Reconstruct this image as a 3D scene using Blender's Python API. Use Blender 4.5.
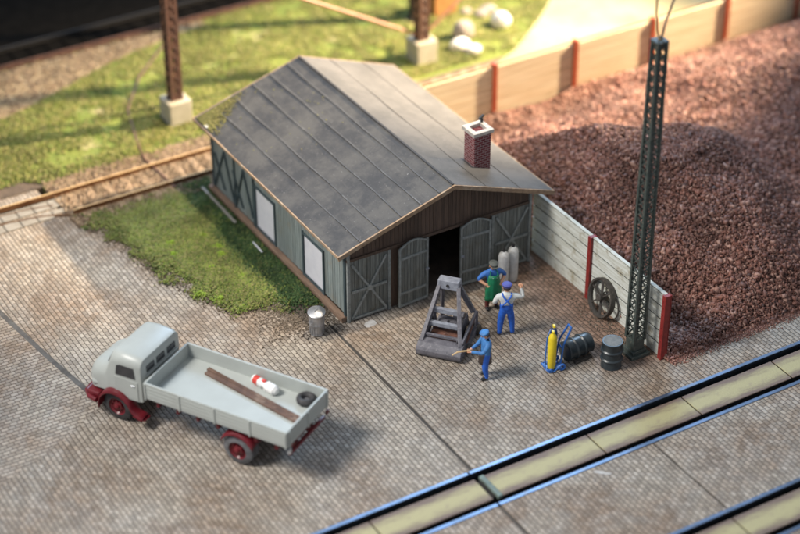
import bpy, math, random
import numpy as np
from mathutils import Vector, Matrix
random.seed(7); np.random.seed(7)
R = math.radians
scene = bpy.context.scene
for o in list(bpy.data.objects): bpy.data.objects.remove(o)
col = scene.collection

# ------------------------------------------------------------------ camera
cd = bpy.data.cameras.new('camera'); cam = bpy.data.objects.new('camera', cd); col.objects.link(cam)
yaw, pitch = 1.02964, 0.59053
fwd = Vector((0.42787112, 0.7119507, -0.55682358)).normalized()
right = Vector((0.85669506, -0.51582173, -0.00122942)).normalized()
up = right.cross(fwd).normalized()
cam.matrix_world = Matrix(((right.x, up.x, -fwd.x, -24.762), (right.y, up.y, -fwd.y, -44.529),
                           (right.z, up.z, -fwd.z, 36.294), (0, 0, 0, 1)))
cd.sensor_width = 36; cd.lens = 36 * 1933.116 / 800
cd.clip_start = 1; cd.clip_end = 400
cd.dof.use_dof = True; cd.dof.focus_distance = 61.0; cd.dof.aperture_fstop = 0.09
cd.dof.aperture_blades = 0
scene.camera = cam

# ------------------------------------------------------------------ light: lamps over the layout
w = bpy.data.worlds.new('World'); scene.world = w; w.use_nodes = True
w.node_tree.nodes['Background'].inputs[0].default_value = (0.80, 0.88, 1.0, 1)
w.node_tree.nodes['Background'].inputs[1].default_value = 0.42

def aim(o, loc, to):
    o.location = loc
    o.rotation_euler = (Vector(to) - Vector(loc)).to_track_quat('-Z', 'Y').to_euler()

def spot(name, loc, to, watts, color, size_deg, blend, radius):
    l = bpy.data.lights.new(name, 'SPOT'); l.energy = watts; l.color = color
    l.spot_size = R(size_deg); l.spot_blend = blend; l.shadow_soft_size = radius
    o = bpy.data.objects.new(name, l); col.objects.link(o); aim(o, loc, to); return o

def area(name, loc, to, watts, color, size):
    l = bpy.data.lights.new(name, 'AREA'); l.energy = watts; l.color = color; l.shape = 'DISK'; l.size = size
    o = bpy.data.objects.new(name, l); col.objects.link(o); aim(o, loc, to); return o

# cool lamp behind the layout, giving the blue sheen on rails and roof
area('cool_window_light', (28, 34, 34), (2, -2, 0), 17000, (0.50, 0.72, 1.0), 17)
# neutral lamp left above
spot('left_lamp', (-36, 4, 42), (0, -9, 0), 140000, (1.0, 0.96, 0.90), 40, 0.75, 8.5)
# warm lamp hanging above the shed
spot('hanging_lamp', (6.9, 1.0, 36), (1.0, 9.0, 0), 43000, (1.0, 0.86, 0.66), 40, 0.7, 0.5)
# warm lamp from the right over the rear of the layout
spot('warm_lamp', (42, 4, 25), (10.0, 12.0, 0), 430000, (1.0, 0.78, 0.52), 36, 0.8, 0.6)
scene.view_settings.view_transform = 'Standard'
scene.view_settings.look = 'None'
scene.view_settings.exposure = 0.1
scene.view_settings.gamma = 1

# ------------------------------------------------------------------ materials
def newmat(name):
    m = bpy.data.materials.new(name); m.use_nodes = True
    nt = m.node_tree; b = nt.nodes['Principled BSDF']
    return m, nt, b

def N(nt, kind, **kw):
    n = nt.nodes.new(kind)
    for k, v in kw.items(): setattr(n, k, v)
    return n

def math_(nt, op, a, b=None, c=None, clamp=False):
    n = nt.nodes.new('ShaderNodeMath'); n.operation = op; n.use_clamp = clamp
    for i, s in enumerate((a, b, c)):
        if s is None: continue
        if isinstance(s, (int, float)): n.inputs[i].default_value = s
        else: nt.links.new(s, n.inputs[i])
    return n.outputs[0]

def mixc(nt, f, a, b, mode='MIX'):
    n = nt.nodes.new('ShaderNodeMix'); n.data_type = 'RGBA'; n.blend_type = mode
    for s, i in ((f, 0), (a, 6), (b, 7)):
        if isinstance(s, (int, float)): n.inputs[i].default_value = s
        elif isinstance(s, tuple): n.inputs[i].default_value = (*s, 1) if len(s) == 3 else s
        else: nt.links.new(s, n.inputs[i])
    return n.outputs[2]

def noise(nt, vec, scale, detail=4, rough=.6, out=0):
    n = nt.nodes.new('ShaderNodeTexNoise'); n.inputs['Scale'].default_value = scale
    n.inputs['Detail'].default_value = detail; n.inputs['Roughness'].default_value = rough
    if vec is not None: nt.links.new(vec, n.inputs['Vector'])
    return n.outputs[out]

def remap(nt, v, a, b, c=0., d=1., smooth=True):
    n = nt.nodes.new('ShaderNodeMapRange'); n.interpolation_type = 'SMOOTHSTEP' if smooth else 'LINEAR'
    nt.links.new(v, n.inputs[0])
    for i, x in enumerate((a, b, c, d)): n.inputs[i + 1].default_value = x
    return n.outputs[0]

def coords(nt, which='Object'):
    return nt.nodes.new('ShaderNodeTexCoord').outputs[which]

def mat(name, c1, c2=None, scale=3., rough=.7, metal=0., bump=.0, bscale=30., c3=None, s3=12., amt3=.5, spec=.5, island=0.):
    """weathered paint or raw stuff: two tones mixed by noise, a third as blotches"""
    m, nt, b = newmat(name)
    co = coords(nt)
    c2 = c2 or tuple(x * .75 for x in c1)
    f = remap(nt, noise(nt, co, scale, 5), .35, .68)
    c = mixc(nt, f, c1, c2)
    if c3:
        f3 = math_(nt, 'MULTIPLY', remap(nt, noise(nt, co, s3, 6, .7), .52, .68), amt3)
        c = mixc(nt, f3, c, c3)
    if island:
        g = nt.nodes.new('ShaderNodeNewGeometry')
        k = remap(nt, g.outputs['Random Per Island'], 0, 1, 1 - island, 1 + island, False)
        cm = nt.nodes.new('ShaderNodeCombineColor')
        for i in range(3): nt.links.new(k, cm.inputs[i])
        c = mixc(nt, 1., c, cm.outputs[0], 'MULTIPLY')
    nt.links.new(c, b.inputs['Base Color'])
    b.inputs['Roughness'].default_value = rough; b.inputs['Metallic'].default_value = metal
    b.inputs['Specular IOR Level'].default_value = spec
    if bump:
        bp = nt.nodes.new('ShaderNodeBump'); bp.inputs['Strength'].default_value = 1; bp.inputs['Distance'].default_value = bump
        nt.links.new(noise(nt, co, bscale, 5, .7), bp.inputs['Height']); nt.links.new(bp.outputs[0], b.inputs['Normal'])
    return m

def cobble_mat(name, rot=False, tint=1.0, cw=.15, cl=.225):
    m, nt, b = newmat(name)
    co = coords(nt)
    wob = noise(nt, co, .9, 2, .5, 1)
    sub = nt.nodes.new('ShaderNodeVectorMath'); sub.operation = 'MULTIPLY_ADD'
    nt.links.new(wob, sub.inputs[0]); sub.inputs[1].default_value = (.10, .10, 0); nt.links.new(co, sub.inputs[2])
    jit = noise(nt, co, 9, 1, .5, 1)
    s2 = nt.nodes.new('ShaderNodeVectorMath'); s2.operation = 'MULTIPLY_ADD'
    nt.links.new(jit, s2.inputs[0]); s2.inputs[1].default_value = (.028, .028, 0); nt.links.new(sub.outputs[0], s2.inputs[2])
    sp = nt.nodes.new('ShaderNodeSeparateXYZ'); nt.links.new(s2.outputs[0], sp.inputs[0])
    X, Y = (sp.outputs[1], sp.outputs[0]) if rot else (sp.outputs[0], sp.outputs[1])
    u = math_(nt, 'DIVIDE', X, cw); fu_ = math_(nt, 'FLOOR', u)
    off = math_(nt, 'MULTIPLY', math_(nt, 'FLOORED_MODULO', fu_, 2.), .5)
    v = math_(nt, 'ADD', math_(nt, 'DIVIDE', Y, cl), off); fv_ = math_(nt, 'FLOOR', v)
    fu = math_(nt, 'FRACT', u); fv = math_(nt, 'FRACT', v)
    eu = math_(nt, 'MULTIPLY', math_(nt, 'MINIMUM', fu, math_(nt, 'SUBTRACT', 1., fu)), cw)
    ev = math_(nt, 'MULTIPLY', math_(nt, 'MINIMUM', fv, math_(nt, 'SUBTRACT', 1., fv)), cl*1.5)
    e = math_(nt, 'SMOOTH_MIN', eu, ev, .025)
    stone = remap(nt, e, .001, .022)
    dome = remap(nt, e, .0, .04)
    wn = nt.nodes.new('ShaderNodeTexWhiteNoise'); wn.noise_dimensions = '2D'
    cb = nt.nodes.new('ShaderNodeCombineXYZ'); nt.links.new(fu_, cb.inputs[0]); nt.links.new(fv_, cb.inputs[1])
    nt.links.new(cb.outputs[0], wn.inputs['Vector'])
    rnd = wn.outputs['Value']
    big = remap(nt, noise(nt, co, .33, 5, .62), .36, .64)
    med = remap(nt, noise(nt, co, 1.3, 5, .65), .4, .66)
    base = mixc(nt, big, (.375 * tint, .335 * tint, .285 * tint), (.27 * tint, .205 * tint, .155 * tint))
    base = mixc(nt, math_(nt, 'MULTIPLY', med, .5), base, (.42 * tint, .40 * tint, .37 * tint))
    dirt = remap(nt, noise(nt, co, .55, 7, .75), .52, .70)
    base = mixc(nt, math_(nt, 'MULTIPLY', dirt, .55), base, (.19, .145, .12))
    # rust coloured wash at the foot of the side fence and the shed front
    sw = nt.nodes.new('ShaderNodeSeparateXYZ'); nt.links.new(co, sw.inputs[0])
    nz = math_(nt, 'MULTIPLY', noise(nt, co, 1.6, 5, .7), 1.6)
    fx = remap(nt, math_(nt, 'ADD', sw.outputs[0], nz), 5.6, 7.6)
    fy = remap(nt, sw.outputs[1], -7.3, -6.2)
    wash = math_(nt, 'MULTIPLY', math_(nt, 'MULTIPLY', fx, fy), .75)
    base = mixc(nt, wash, base, (.23, .125, .085))
    k = remap(nt, rnd, 0, 1, .74, 1.18, False)
    cm = nt.nodes.new('ShaderNodeCombineColor')
    for i in range(3): nt.links.new(k, cm.inputs[i])
    base = mixc(nt, 1., base, cm.outputs[0], 'MULTIPLY')
    mort = mixc(nt, big, (.085, .07, .06), (.09, .066, .05))
    nt.links.new(mixc(nt, stone, mort, base), b.inputs['Base Color'])
    b.inputs['Roughness'].default_value = .8
    b.inputs['Specular IOR Level'].default_value = .15
    h = math_(nt, 'ADD', dome, math_(nt, 'MULTIPLY', rnd, .35))
    h = math_(nt, 'ADD', h, math_(nt, 'MULTIPLY', noise(nt, co, 60, 3), .25))
    bp = nt.nodes.new('ShaderNodeBump'); bp.inputs['Strength'].default_value = .9; bp.inputs['Distance'].default_value = .017
    nt.links.new(h, bp.inputs['Height']); nt.links.new(bp.outputs[0], b.inputs['Normal'])
    return m

def stone_mat(name, cols, rough=.85, obj_scale=.5):
    """chips: every loose piece its own tone"""
    m, nt, b = newmat(name)
    g = nt.nodes.new('ShaderNodeNewGeometry')
    cr = nt.nodes.new('ShaderNodeValToRGB'); nt.links.new(g.outputs['Random Per Island'], cr.inputs[0])
    el = cr.color_ramp.elements
    el[0].position = 0; el[0].color = (*cols[0], 1); el[1].position = 1; el[1].color = (*cols[-1], 1)
    for i, c in enumerate(cols[1:-1]):
        e = el.new((i + 1) / (len(cols) - 1)); e.color = (*c, 1)
    nz = remap(nt, noise(nt, coords(nt), obj_scale, 4), .3, .7, .7, 1.25)
    cm = nt.nodes.new('ShaderNodeCombineColor')
    for i in range(3): nt.links.new(nz, cm.inputs[i])
    nt.links.new(mixc(nt, 1., cr.outputs[0], cm.outputs[0], 'MULTIPLY'), b.inputs['Base Color'])
    b.inputs['Roughness'].default_value = rough
    return m

def brick_mat():
    m, nt, b = newmat('chimney_brick')
    co = coords(nt); sp = nt.nodes.new('ShaderNodeSeparateXYZ'); nt.links.new(co, sp.inputs[0])
    cb = nt.nodes.new('ShaderNodeCombineXYZ')
    nt.links.new(math_(nt, 'ADD', sp.outputs[0], sp.outputs[1]), cb.inputs[0]); nt.links.new(sp.outputs[2], cb.inputs[1])
    br = nt.nodes.new('ShaderNodeTexBrick'); nt.links.new(cb.outputs[0], br.inputs[0])
    br.inputs['Color1'].default_value = (.20, .03, .035, 1); br.inputs['Color2'].default_value = (.11, .018, .025, 1)
    br.inputs['Mortar'].default_value = (.42, .34, .33, 1); br.inputs['Scale'].default_value = 1
    br.inputs['Mortar Size'].default_value = .009; br.inputs['Brick Width'].default_value = .2; br.inputs['Row Height'].default_value = .088
    nt.links.new(br.outputs[0], b.inputs['Base Color'])
    bp = nt.nodes.new('ShaderNodeBump'); bp.inputs['Distance'].default_value = .012; bp.invert = True
    nt.links.new(br.outputs['Fac'], bp.inputs['Height']); nt.links.new(bp.outputs[0], b.inputs['Normal'])
    b.inputs['Roughness'].default_value = .8
    return m

def streak_mat(name, c1, c2, stretch, rough=.75, c3=None, bump=.01, amt=.8, island=.12, spec=.4):
    """wood: grain noise squeezed along an axis"""
    m, nt, b = newmat(name)
    co = coords(nt); mp = nt.nodes.new('ShaderNodeMapping'); nt.links.new(co, mp.inputs[0]); mp.inputs['Scale'].default_value = stretch
    g = noise(nt, mp.outputs[0], 1.0, 6, .65)
    c = mixc(nt, math_(nt, 'MULTIPLY', remap(nt, g, .36, .66), amt), c1, c2)
    if c3:
        c = mixc(nt, math_(nt, 'MULTIPLY', remap(nt, noise(nt, co, 1.7, 6, .7), .5, .7), .7), c, c3)
    ge = nt.nodes.new('ShaderNodeNewGeometry')
    k = remap(nt, ge.outputs['Random Per Island'], 0, 1, 1 - island, 1 + island, False)
    cm = nt.nodes.new('ShaderNodeCombineColor')
    for i in range(3): nt.links.new(k, cm.inputs[i])
    c = mixc(nt, 1., c, cm.outputs[0], 'MULTIPLY')
    nt.links.new(c, b.inputs['Base Color']); b.inputs['Roughness'].default_value = rough
    b.inputs['Specular IOR Level'].default_value = spec
    bp = nt.nodes.new('ShaderNodeBump'); bp.inputs['Distance'].default_value = bump
    nt.links.new(g, bp.inputs['Height']); nt.links.new(bp.outputs[0], b.inputs['Normal'])
    return m

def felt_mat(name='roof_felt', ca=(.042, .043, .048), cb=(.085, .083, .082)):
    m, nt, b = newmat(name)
    co = coords(nt)
    c = mixc(nt, remap(nt, noise(nt, co, .7, 8, .75), .38, .62), ca, cb)
    sp_ = remap(nt, noise(nt, co, 15, 3, .8), .66, .71)
    c = mixc(nt, math_(nt, 'MULTIPLY', sp_, .8), c, (.36, .36, .37))
    mp = nt.nodes.new('ShaderNodeMapping'); nt.links.new(co, mp.inputs[0]); mp.inputs['Scale'].default_value = (7, .5, 7)
    c = mixc(nt, math_(nt, 'MULTIPLY', remap(nt, noise(nt, mp.outputs[0], 1, 6, .7), .55, .75), .3), c, (.16, .15, .145))
    nt.links.new(c, b.inputs['Base Color'])
    b.inputs['Roughness'].default_value = .72; b.inputs['Specular IOR Level'].default_value = .4
    bp = nt.nodes.new('ShaderNodeBump'); bp.inputs['Distance'].default_value = .02; bp.inputs['Strength'].default_value = .7
    nt.links.new(noise(nt, co, 38, 5, .75), bp.inputs['Height']); nt.links.new(bp.outputs[0], b.inputs['Normal'])
    return m

def plate_mat():
    m, nt, b = newmat('worn_crossing_plate')
    co = coords(nt); sp = nt.nodes.new('ShaderNodeSeparateXYZ'); nt.links.new(co, sp.inputs[0])
    # worn pale centre, brown rubbed-in dirt along both edges (object y is 0 at the plate's middle)
    d = math_(nt, 'ABSOLUTE', sp.outputs[1])
    mp = nt.nodes.new('ShaderNodeMapping'); nt.links.new(co, mp.inputs[0]); mp.inputs['Scale'].default_value = (.6, 3, 1)
    nz = noise(nt, mp.outputs[0], 1.5, 6, .7)
    f = remap(nt, math_(nt, 'ADD', d, math_(nt, 'MULTIPLY', nz, .7)), .46, .80)
    c = mixc(nt, f, (.39, .35, .185), (.16, .11, .085))
    c = mixc(nt, remap(nt, noise(nt, co, 3.2, 5), .54, .72, 0, .5), c, (.27, .22, .15))
    nt.links.new(c, b.inputs['Base Color']); b.inputs['Roughness'].default_value = .6
    bp = nt.nodes.new('ShaderNodeBump'); bp.inputs['Distance'].default_value = .01
    nt.links.new(noise(nt, co, 12, 5), bp.inputs['Height']); nt.links.new(bp.outputs[0], b.inputs['Normal'])
    return m

M = {}
M['cobble'] = cobble_mat('cobble_paving')
M['cobble_r'] = cobble_mat('cobble_paving_turned', rot=True, tint=1.05)
M['cobble_s'] = cobble_mat('cobble_paving_grey', tint=1.0, cw=.155, cl=.215)
M['earth'] = mat('brown_earth', (.13, .095, .07), (.075, .058, .045), 2, .95, bump=.05, bscale=12)
M['joint_l'] = mat('grey_joint_filler', (.12, .115, .11), (.07, .065, .06), 2, .9, bump=.02, c3=(.26, .25, .23), s3=2.5)
M['joint'] = mat('grey_black_joint_dirt', (.045, .042, .04), (.07, .062, .055), 3, .9, bump=.01)
M['rim_earth'] = mat('grey_brown_rim', (.22, .185, .15), (.13, .11, .09), 2.5, .95, bump=.04, bscale=14)
M['dark'] = mat('black_slot_dirt_shade', (.012, .010, .009), (.02, .016, .013), 4, .9)  # black for both dirt and recess shade in slots and plank gaps
M['turf_base'] = mat('turf_base', (.10, .115, .035), (.05, .075, .02), 2.2, .95, bump=.05, bscale=14, c3=(.19, .16, .08), s3=1.3)
M['meadow'] = mat('meadow_base', (.19, .22, .04), (.13, .18, .03), .7, .95, bump=.05, bscale=9, c3=(.44, .37, .20), s3=.55, amt3=1.0)
M['sand'] = mat('sandy_path', (.42, .33, .20), (.36, .27, .15), .8, .95, bump=.05, bscale=14, c3=(.26, .19, .12), s3=3)
M['field'] = mat('pale_sandy_field', (.44, .38, .23), (.36, .30, .16), .5, .95, bump=.04, bscale=8, c3=(.25, .27, .10), s3=.35)
M['ballast'] = mat('ballast_bed', (.20, .14, .10), (.12, .085, .06), 5, .95, bump=.05, bscale=18)
M['far_dark'] = mat('far_dark_ground', (.014, .012, .010), (.03, .024, .02), 1.5, .95, bump=.05, bscale=9)
M['rail'] = mat('polished_rail_steel', (.17, .215, .30), (.13, .165, .22), 1.2, .40, 1.0, c3=(.3, .22, .16), s3=2.5, amt3=.25)
M['sleeper'] = streak_mat('tan_sleeper', (.40, .29, .19), (.24, .165, .11), (3, 8, 3))
M['rust_rail'] = mat('rusty_rail_steel', (.30, .17, .09), (.20, .10, .05), 2, .32, .7)
M['rail_top'] = mat('worn_sheen_rail_top', (.75, .52, .26), (.62, .40, .20), 2, .4, .35)  # worn top; the bright tan also paints the warm lamp's reflection
M['shade_ground'] = mat('shade_black_ground', (.004, .0035, .003), (.007, .006, .005), 2, 1., spec=.05)  # near-black colour stands in for the shade past the lamp cones
M['plate'] = plate_mat()
M['concrete'] = mat('pale_concrete', (.47, .44, .36), (.40, .37, .29), 2, .85, bump=.02, bscale=20)
M['slab'] = mat('crossing_concrete', (.31, .29, .26), (.24, .22, .19), 2, .85, bump=.02, bscale=20)
M['felt'] = felt_mat(); M['felt_glare'] = felt_mat('glare_roof_felt', (.095, .092, .088), (.13, .124, .118))  # right slope felt coloured lighter for the glare on it
M['seam'] = mat('felt_seam', (.075, .075, .08), (.045, .046, .05), 3, .75, c3=(.16, .16, .16), s3=2.2, amt3=.6)
M['ridge'] = mat('ridge_seam', (.03, .03, .034), (.05, .05, .052), 6, .8)
M['trim'] = streak_mat('barge_wood', (.36, .25, .16), (.20, .13, .085), (6, 2.5, 10), c3=(.42, .36, .28))
M['bluewall'] = streak_mat('blue_grey_boards', (.235, .27, .265), (.145, .175, .172), (14, 14, 1.2), c3=(.22, .215, .18), island=.14)
M['bluedark'] = streak_mat('dark_blue_grey_timber', (.055, .08, .09), (.03, .045, .05), (9, 9, 3))
M['doorwood'] = streak_mat('weathered_green_grey_boards', (.20, .21, .195), (.08, .088, .08), (22, 22, 1.1), c3=(.12, .11, .085), island=.2)
M['doorframe'] = streak_mat('door_frame_timber', (.30, .32, .31), (.17, .185, .18), (8, 8, 8))
M['gable'] = streak_mat('red_brown_gable_boards', (.115, .075, .055), (.065, .046, .036), (18, 18, 1.2), island=.2)
M['sill'] = streak_mat('brown_sill_board', (.25, .165, .115), (.15, .095, .068), (10, 1.2, 10))
M['blank'] = mat('blank_white_pane', (.70, .70, .75), (.64, .64, .70), 3, .35)
M['interior'] = mat('dark_interior', (.03, .018, .012), (.02, .012, .008), 3, .9)
M['brick'] = brick_mat()
M['cap'] = mat('chimney_cap', (.62, .58, .52), (.45, .40, .35), 6, .8, bump=.01, bscale=30)
M['black'] = mat('black_iron', (.022, .022, .024), (.035, .034, .034), 8, .45)
M['moss'] = stone_mat('moss_flock', [(.15, .16, .04), (.24, .24, .07), (.32, .28, .11), (.10, .11, .04)])
M['turf'] = stone_mat('turf_flock', [(.07, .11, .025), (.14, .20, .035), (.20, .25, .05), (.25, .23, .09), (.11, .15, .04), (.18, .165, .07)], obj_scale=.9)
M['turf_shade'] = stone_mat('shade_turf_flock', [(.022, .052, .016), (.042, .09, .025), (.06, .11, .03), (.035, .062, .022)], obj_scale=1.2)
M['turf_bright'] = stone_mat('bright_tuft_flock', [(.15, .26, .02), (.22, .34, .03), (.26, .36, .05)])
M['meadow_fl'] = stone_mat('meadow_flock', [(.12, .17, .03), (.17, .215, .04), (.24, .245, .06), (.33, .285, .12), (.09, .13, .025)], obj_scale=.35)
M['gravel'] = stone_mat('red_brown_ore', [(.09, .038, .028), (.19, .078, .056), (.26, .115, .082), (.13, .058, .044), (.40, .235, .18), (.21, .09, .065), (.055, .028, .024)], rough=.6)
M['gravel_bed'] = mat('ore_bed', (.10, .05, .04), (.06, .03, .025), 3, .9, bump=.06, bscale=9)
M['pebble'] = stone_mat('tan_ballast', [(.26, .18, .12), (.17, .115, .075), (.34, .26, .17), (.21, .15, .11)])
M['dirtchip'] = stone_mat('grey_grit', [(.14, .11, .085), (.21, .17, .13), (.09, .07, .05)])
M['fence_pale'] = streak_mat('pale_fence_boards', (.64, .66, .62), (.42, .42, .35), (3, .9, 14), c3=(.25, .20, .10), island=.12)
M['fence_tan'] = streak_mat('tan_fence_boards', (.68, .57, .40), (.54, .41, .25), (.5, 3, 9), island=.07)
M['post_red'] = mat('red_fence_post', (.27, .028, .025), (.19, .02, .018), 5, .5)
M['post_rust'] = mat('rust_fence_post', (.36, .075, .03), (.28, .05, .02), 5, .6)
M['mast_green'] = mat('green_mast_paint', (.06, .075, .068), (.035, .048, .044), 4, .5, c3=(.18, .165, .13), s3=10, amt3=.6)
M['mast_rust'] = mat('rust_mast_paint', (.14, .07, .05), (.085, .045, .035), 4, .6)
M['rod'] = mat('copper_rod', (.40, .20, .12), (.30, .14, .08), 3, .5)
M['wire'] = mat('tan_wire', (.55, .36, .16), (.45, .28, .12), 3, .4)
M['wire2'] = mat('brown_wire', (.20, .14, .11), (.14, .10, .08), 3, .45)
M['truck'] = mat('grey_green_truck_paint', (.405, .43, .41), (.38, .40, .38), 1.5, .38, spec=.5)
M['maroon'] = mat('maroon_chassis_paint', (.155, .012, .02), (.11, .01, .015), 3, .33)
M['glass'] = mat('dark_cab_glass', (.03, .032, .035), (.05, .05, .055), 4, .2)
M['tyre'] = mat('grey_black_rubber', (.035, .034, .036), (.06, .058, .06), 5, .7)
M['tyre_l'] = mat('grey_rubber', (.14, .14, .15), (.09, .09, .095), 5, .7)
M['plankwood'] = streak_mat('dark_plank', (.15, .085, .06), (.075, .045, .035), (6, 6, 6), c3=(.32, .23, .17))
M['white'] = mat('white_plastic', (.80, .79, .77), (.74, .73, .71), 5, .4)
M['redmark'] = mat('red_mark', (.62, .05, .03), (.5, .04, .03), 5, .5)
M['zinc'] = mat('zinc_bin', (.46, .47, .50), (.34, .35, .37), 7, .35, .7, bump=.006, bscale=25)
M['drum'] = mat('black_drum_paint', (.02, .028, .034), (.035, .045, .05), 5, .35)
M['drumtop'] = mat('dusty_drum_lid', (.17, .165, .15), (.11, .11, .10), 9, .6)
M['cyl'] = mat('pale_gas_cylinder', (.68, .69, .69), (.55, .55, .54), 5, .5, c3=(.25, .22, .19), s3=4)
M['yellow'] = mat('yellow_bottle_paint', (.78, .60, .02), (.68, .50, .02), 5, .4)
M['blue'] = mat('blue_trolley_paint', (.03, .14, .48), (.02, .10, .35), 5, .4)
M['navy'] = mat('dark_blue_bottle', (.02, .05, .16), (.02, .04, .10), 5, .4)
M['iron'] = mat('cast_iron', (.065, .058, .052), (.04, .035, .03), 8, .6, c3=(.15, .12, .10), s3=14)
M['machine'] = mat('grey_purple_machine', (.14, .135, .155), (.085, .082, .098), 4, .5, c3=(.26, .25, .27), s3=9, amt3=.6, bump=.01)
M['machine_l'] = mat('pale_grey_machine', (.30, .32, .37), (.20, .21, .25), 6, .5)
M['machine_r'] = mat('rusty_machine', (.19, .085, .06), (.12, .06, .045), 6, .6)
M['skin'] = mat('skin_paint', (.66, .36, .22), (.58, .30, .18), 9, .5)
M['shirtblue'] = mat('blue_shirt', (.045, .17, .52), (.03, .12, .40), 9, .6, bump=.01, bscale=30)
M['jacketblue'] = mat('mid_blue_jacket', (.05, .21, .50), (.04, .14, .36), 9, .6, bump=.01, bscale=30)
M['overall'] = mat('blue_overall', (.02, .13, .60), (.015, .09, .45), 9, .6, bump=.01, bscale=30)
M['shirtwhite'] = mat('white_shirt', (.68, .69, .66), (.56, .57, .56), 9, .6, bump=.01, bscale=30)
M['green'] = mat('green_apron', (.01, .20, .09), (.008, .14, .065), 9, .5, bump=.012, bscale=14)
M['brownred'] = mat('red_brown_trousers', (.13, .03, .025), (.09, .02, .02), 9, .6)
M['brown'] = mat('brown_apron', (.085, .06, .055), (.06, .045, .04), 9, .6)
M['shoe'] = mat('black_shoe', (.02, .02, .025), (.03, .03, .03), 9, .5)
M['capgrey'] = mat('grey_cap', (.10, .11, .10), (.07, .075, .07), 9, .6)
M['capviolet'] = mat('violet_blue_cap', (.08, .09, .36), (.06, .07, .27), 9, .6)
M['hair'] = mat('brown_hair', (.05, .03, .02), (.035, .02, .015), 9, .6)
M['handle'] = mat('tan_tool_handle', (.60, .42, .22), (.5, .34, .17), 9, .5)
M['orange'] = mat('orange_paint', (.42, .20, .07), (.34, .15, .05), 3, .6)
M['yellowtank'] = mat('yellow_paint', (.70, .56, .16), (.6, .46, .12), 3, .6)
M['stonewhite'] = mat('white_stone', (.80, .78, .72), (.7, .68, .62), 3, .7, bump=.03, bscale=6)
M['stonegrey'] = mat('grey_rubble', (.33, .29, .26), (.22, .19, .17), 3, .85, bump=.03, bscale=8)
M['palespot'] = mat('pale_spill', (.50, .49, .48), (.40, .38, .36), 6, .8)

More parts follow.
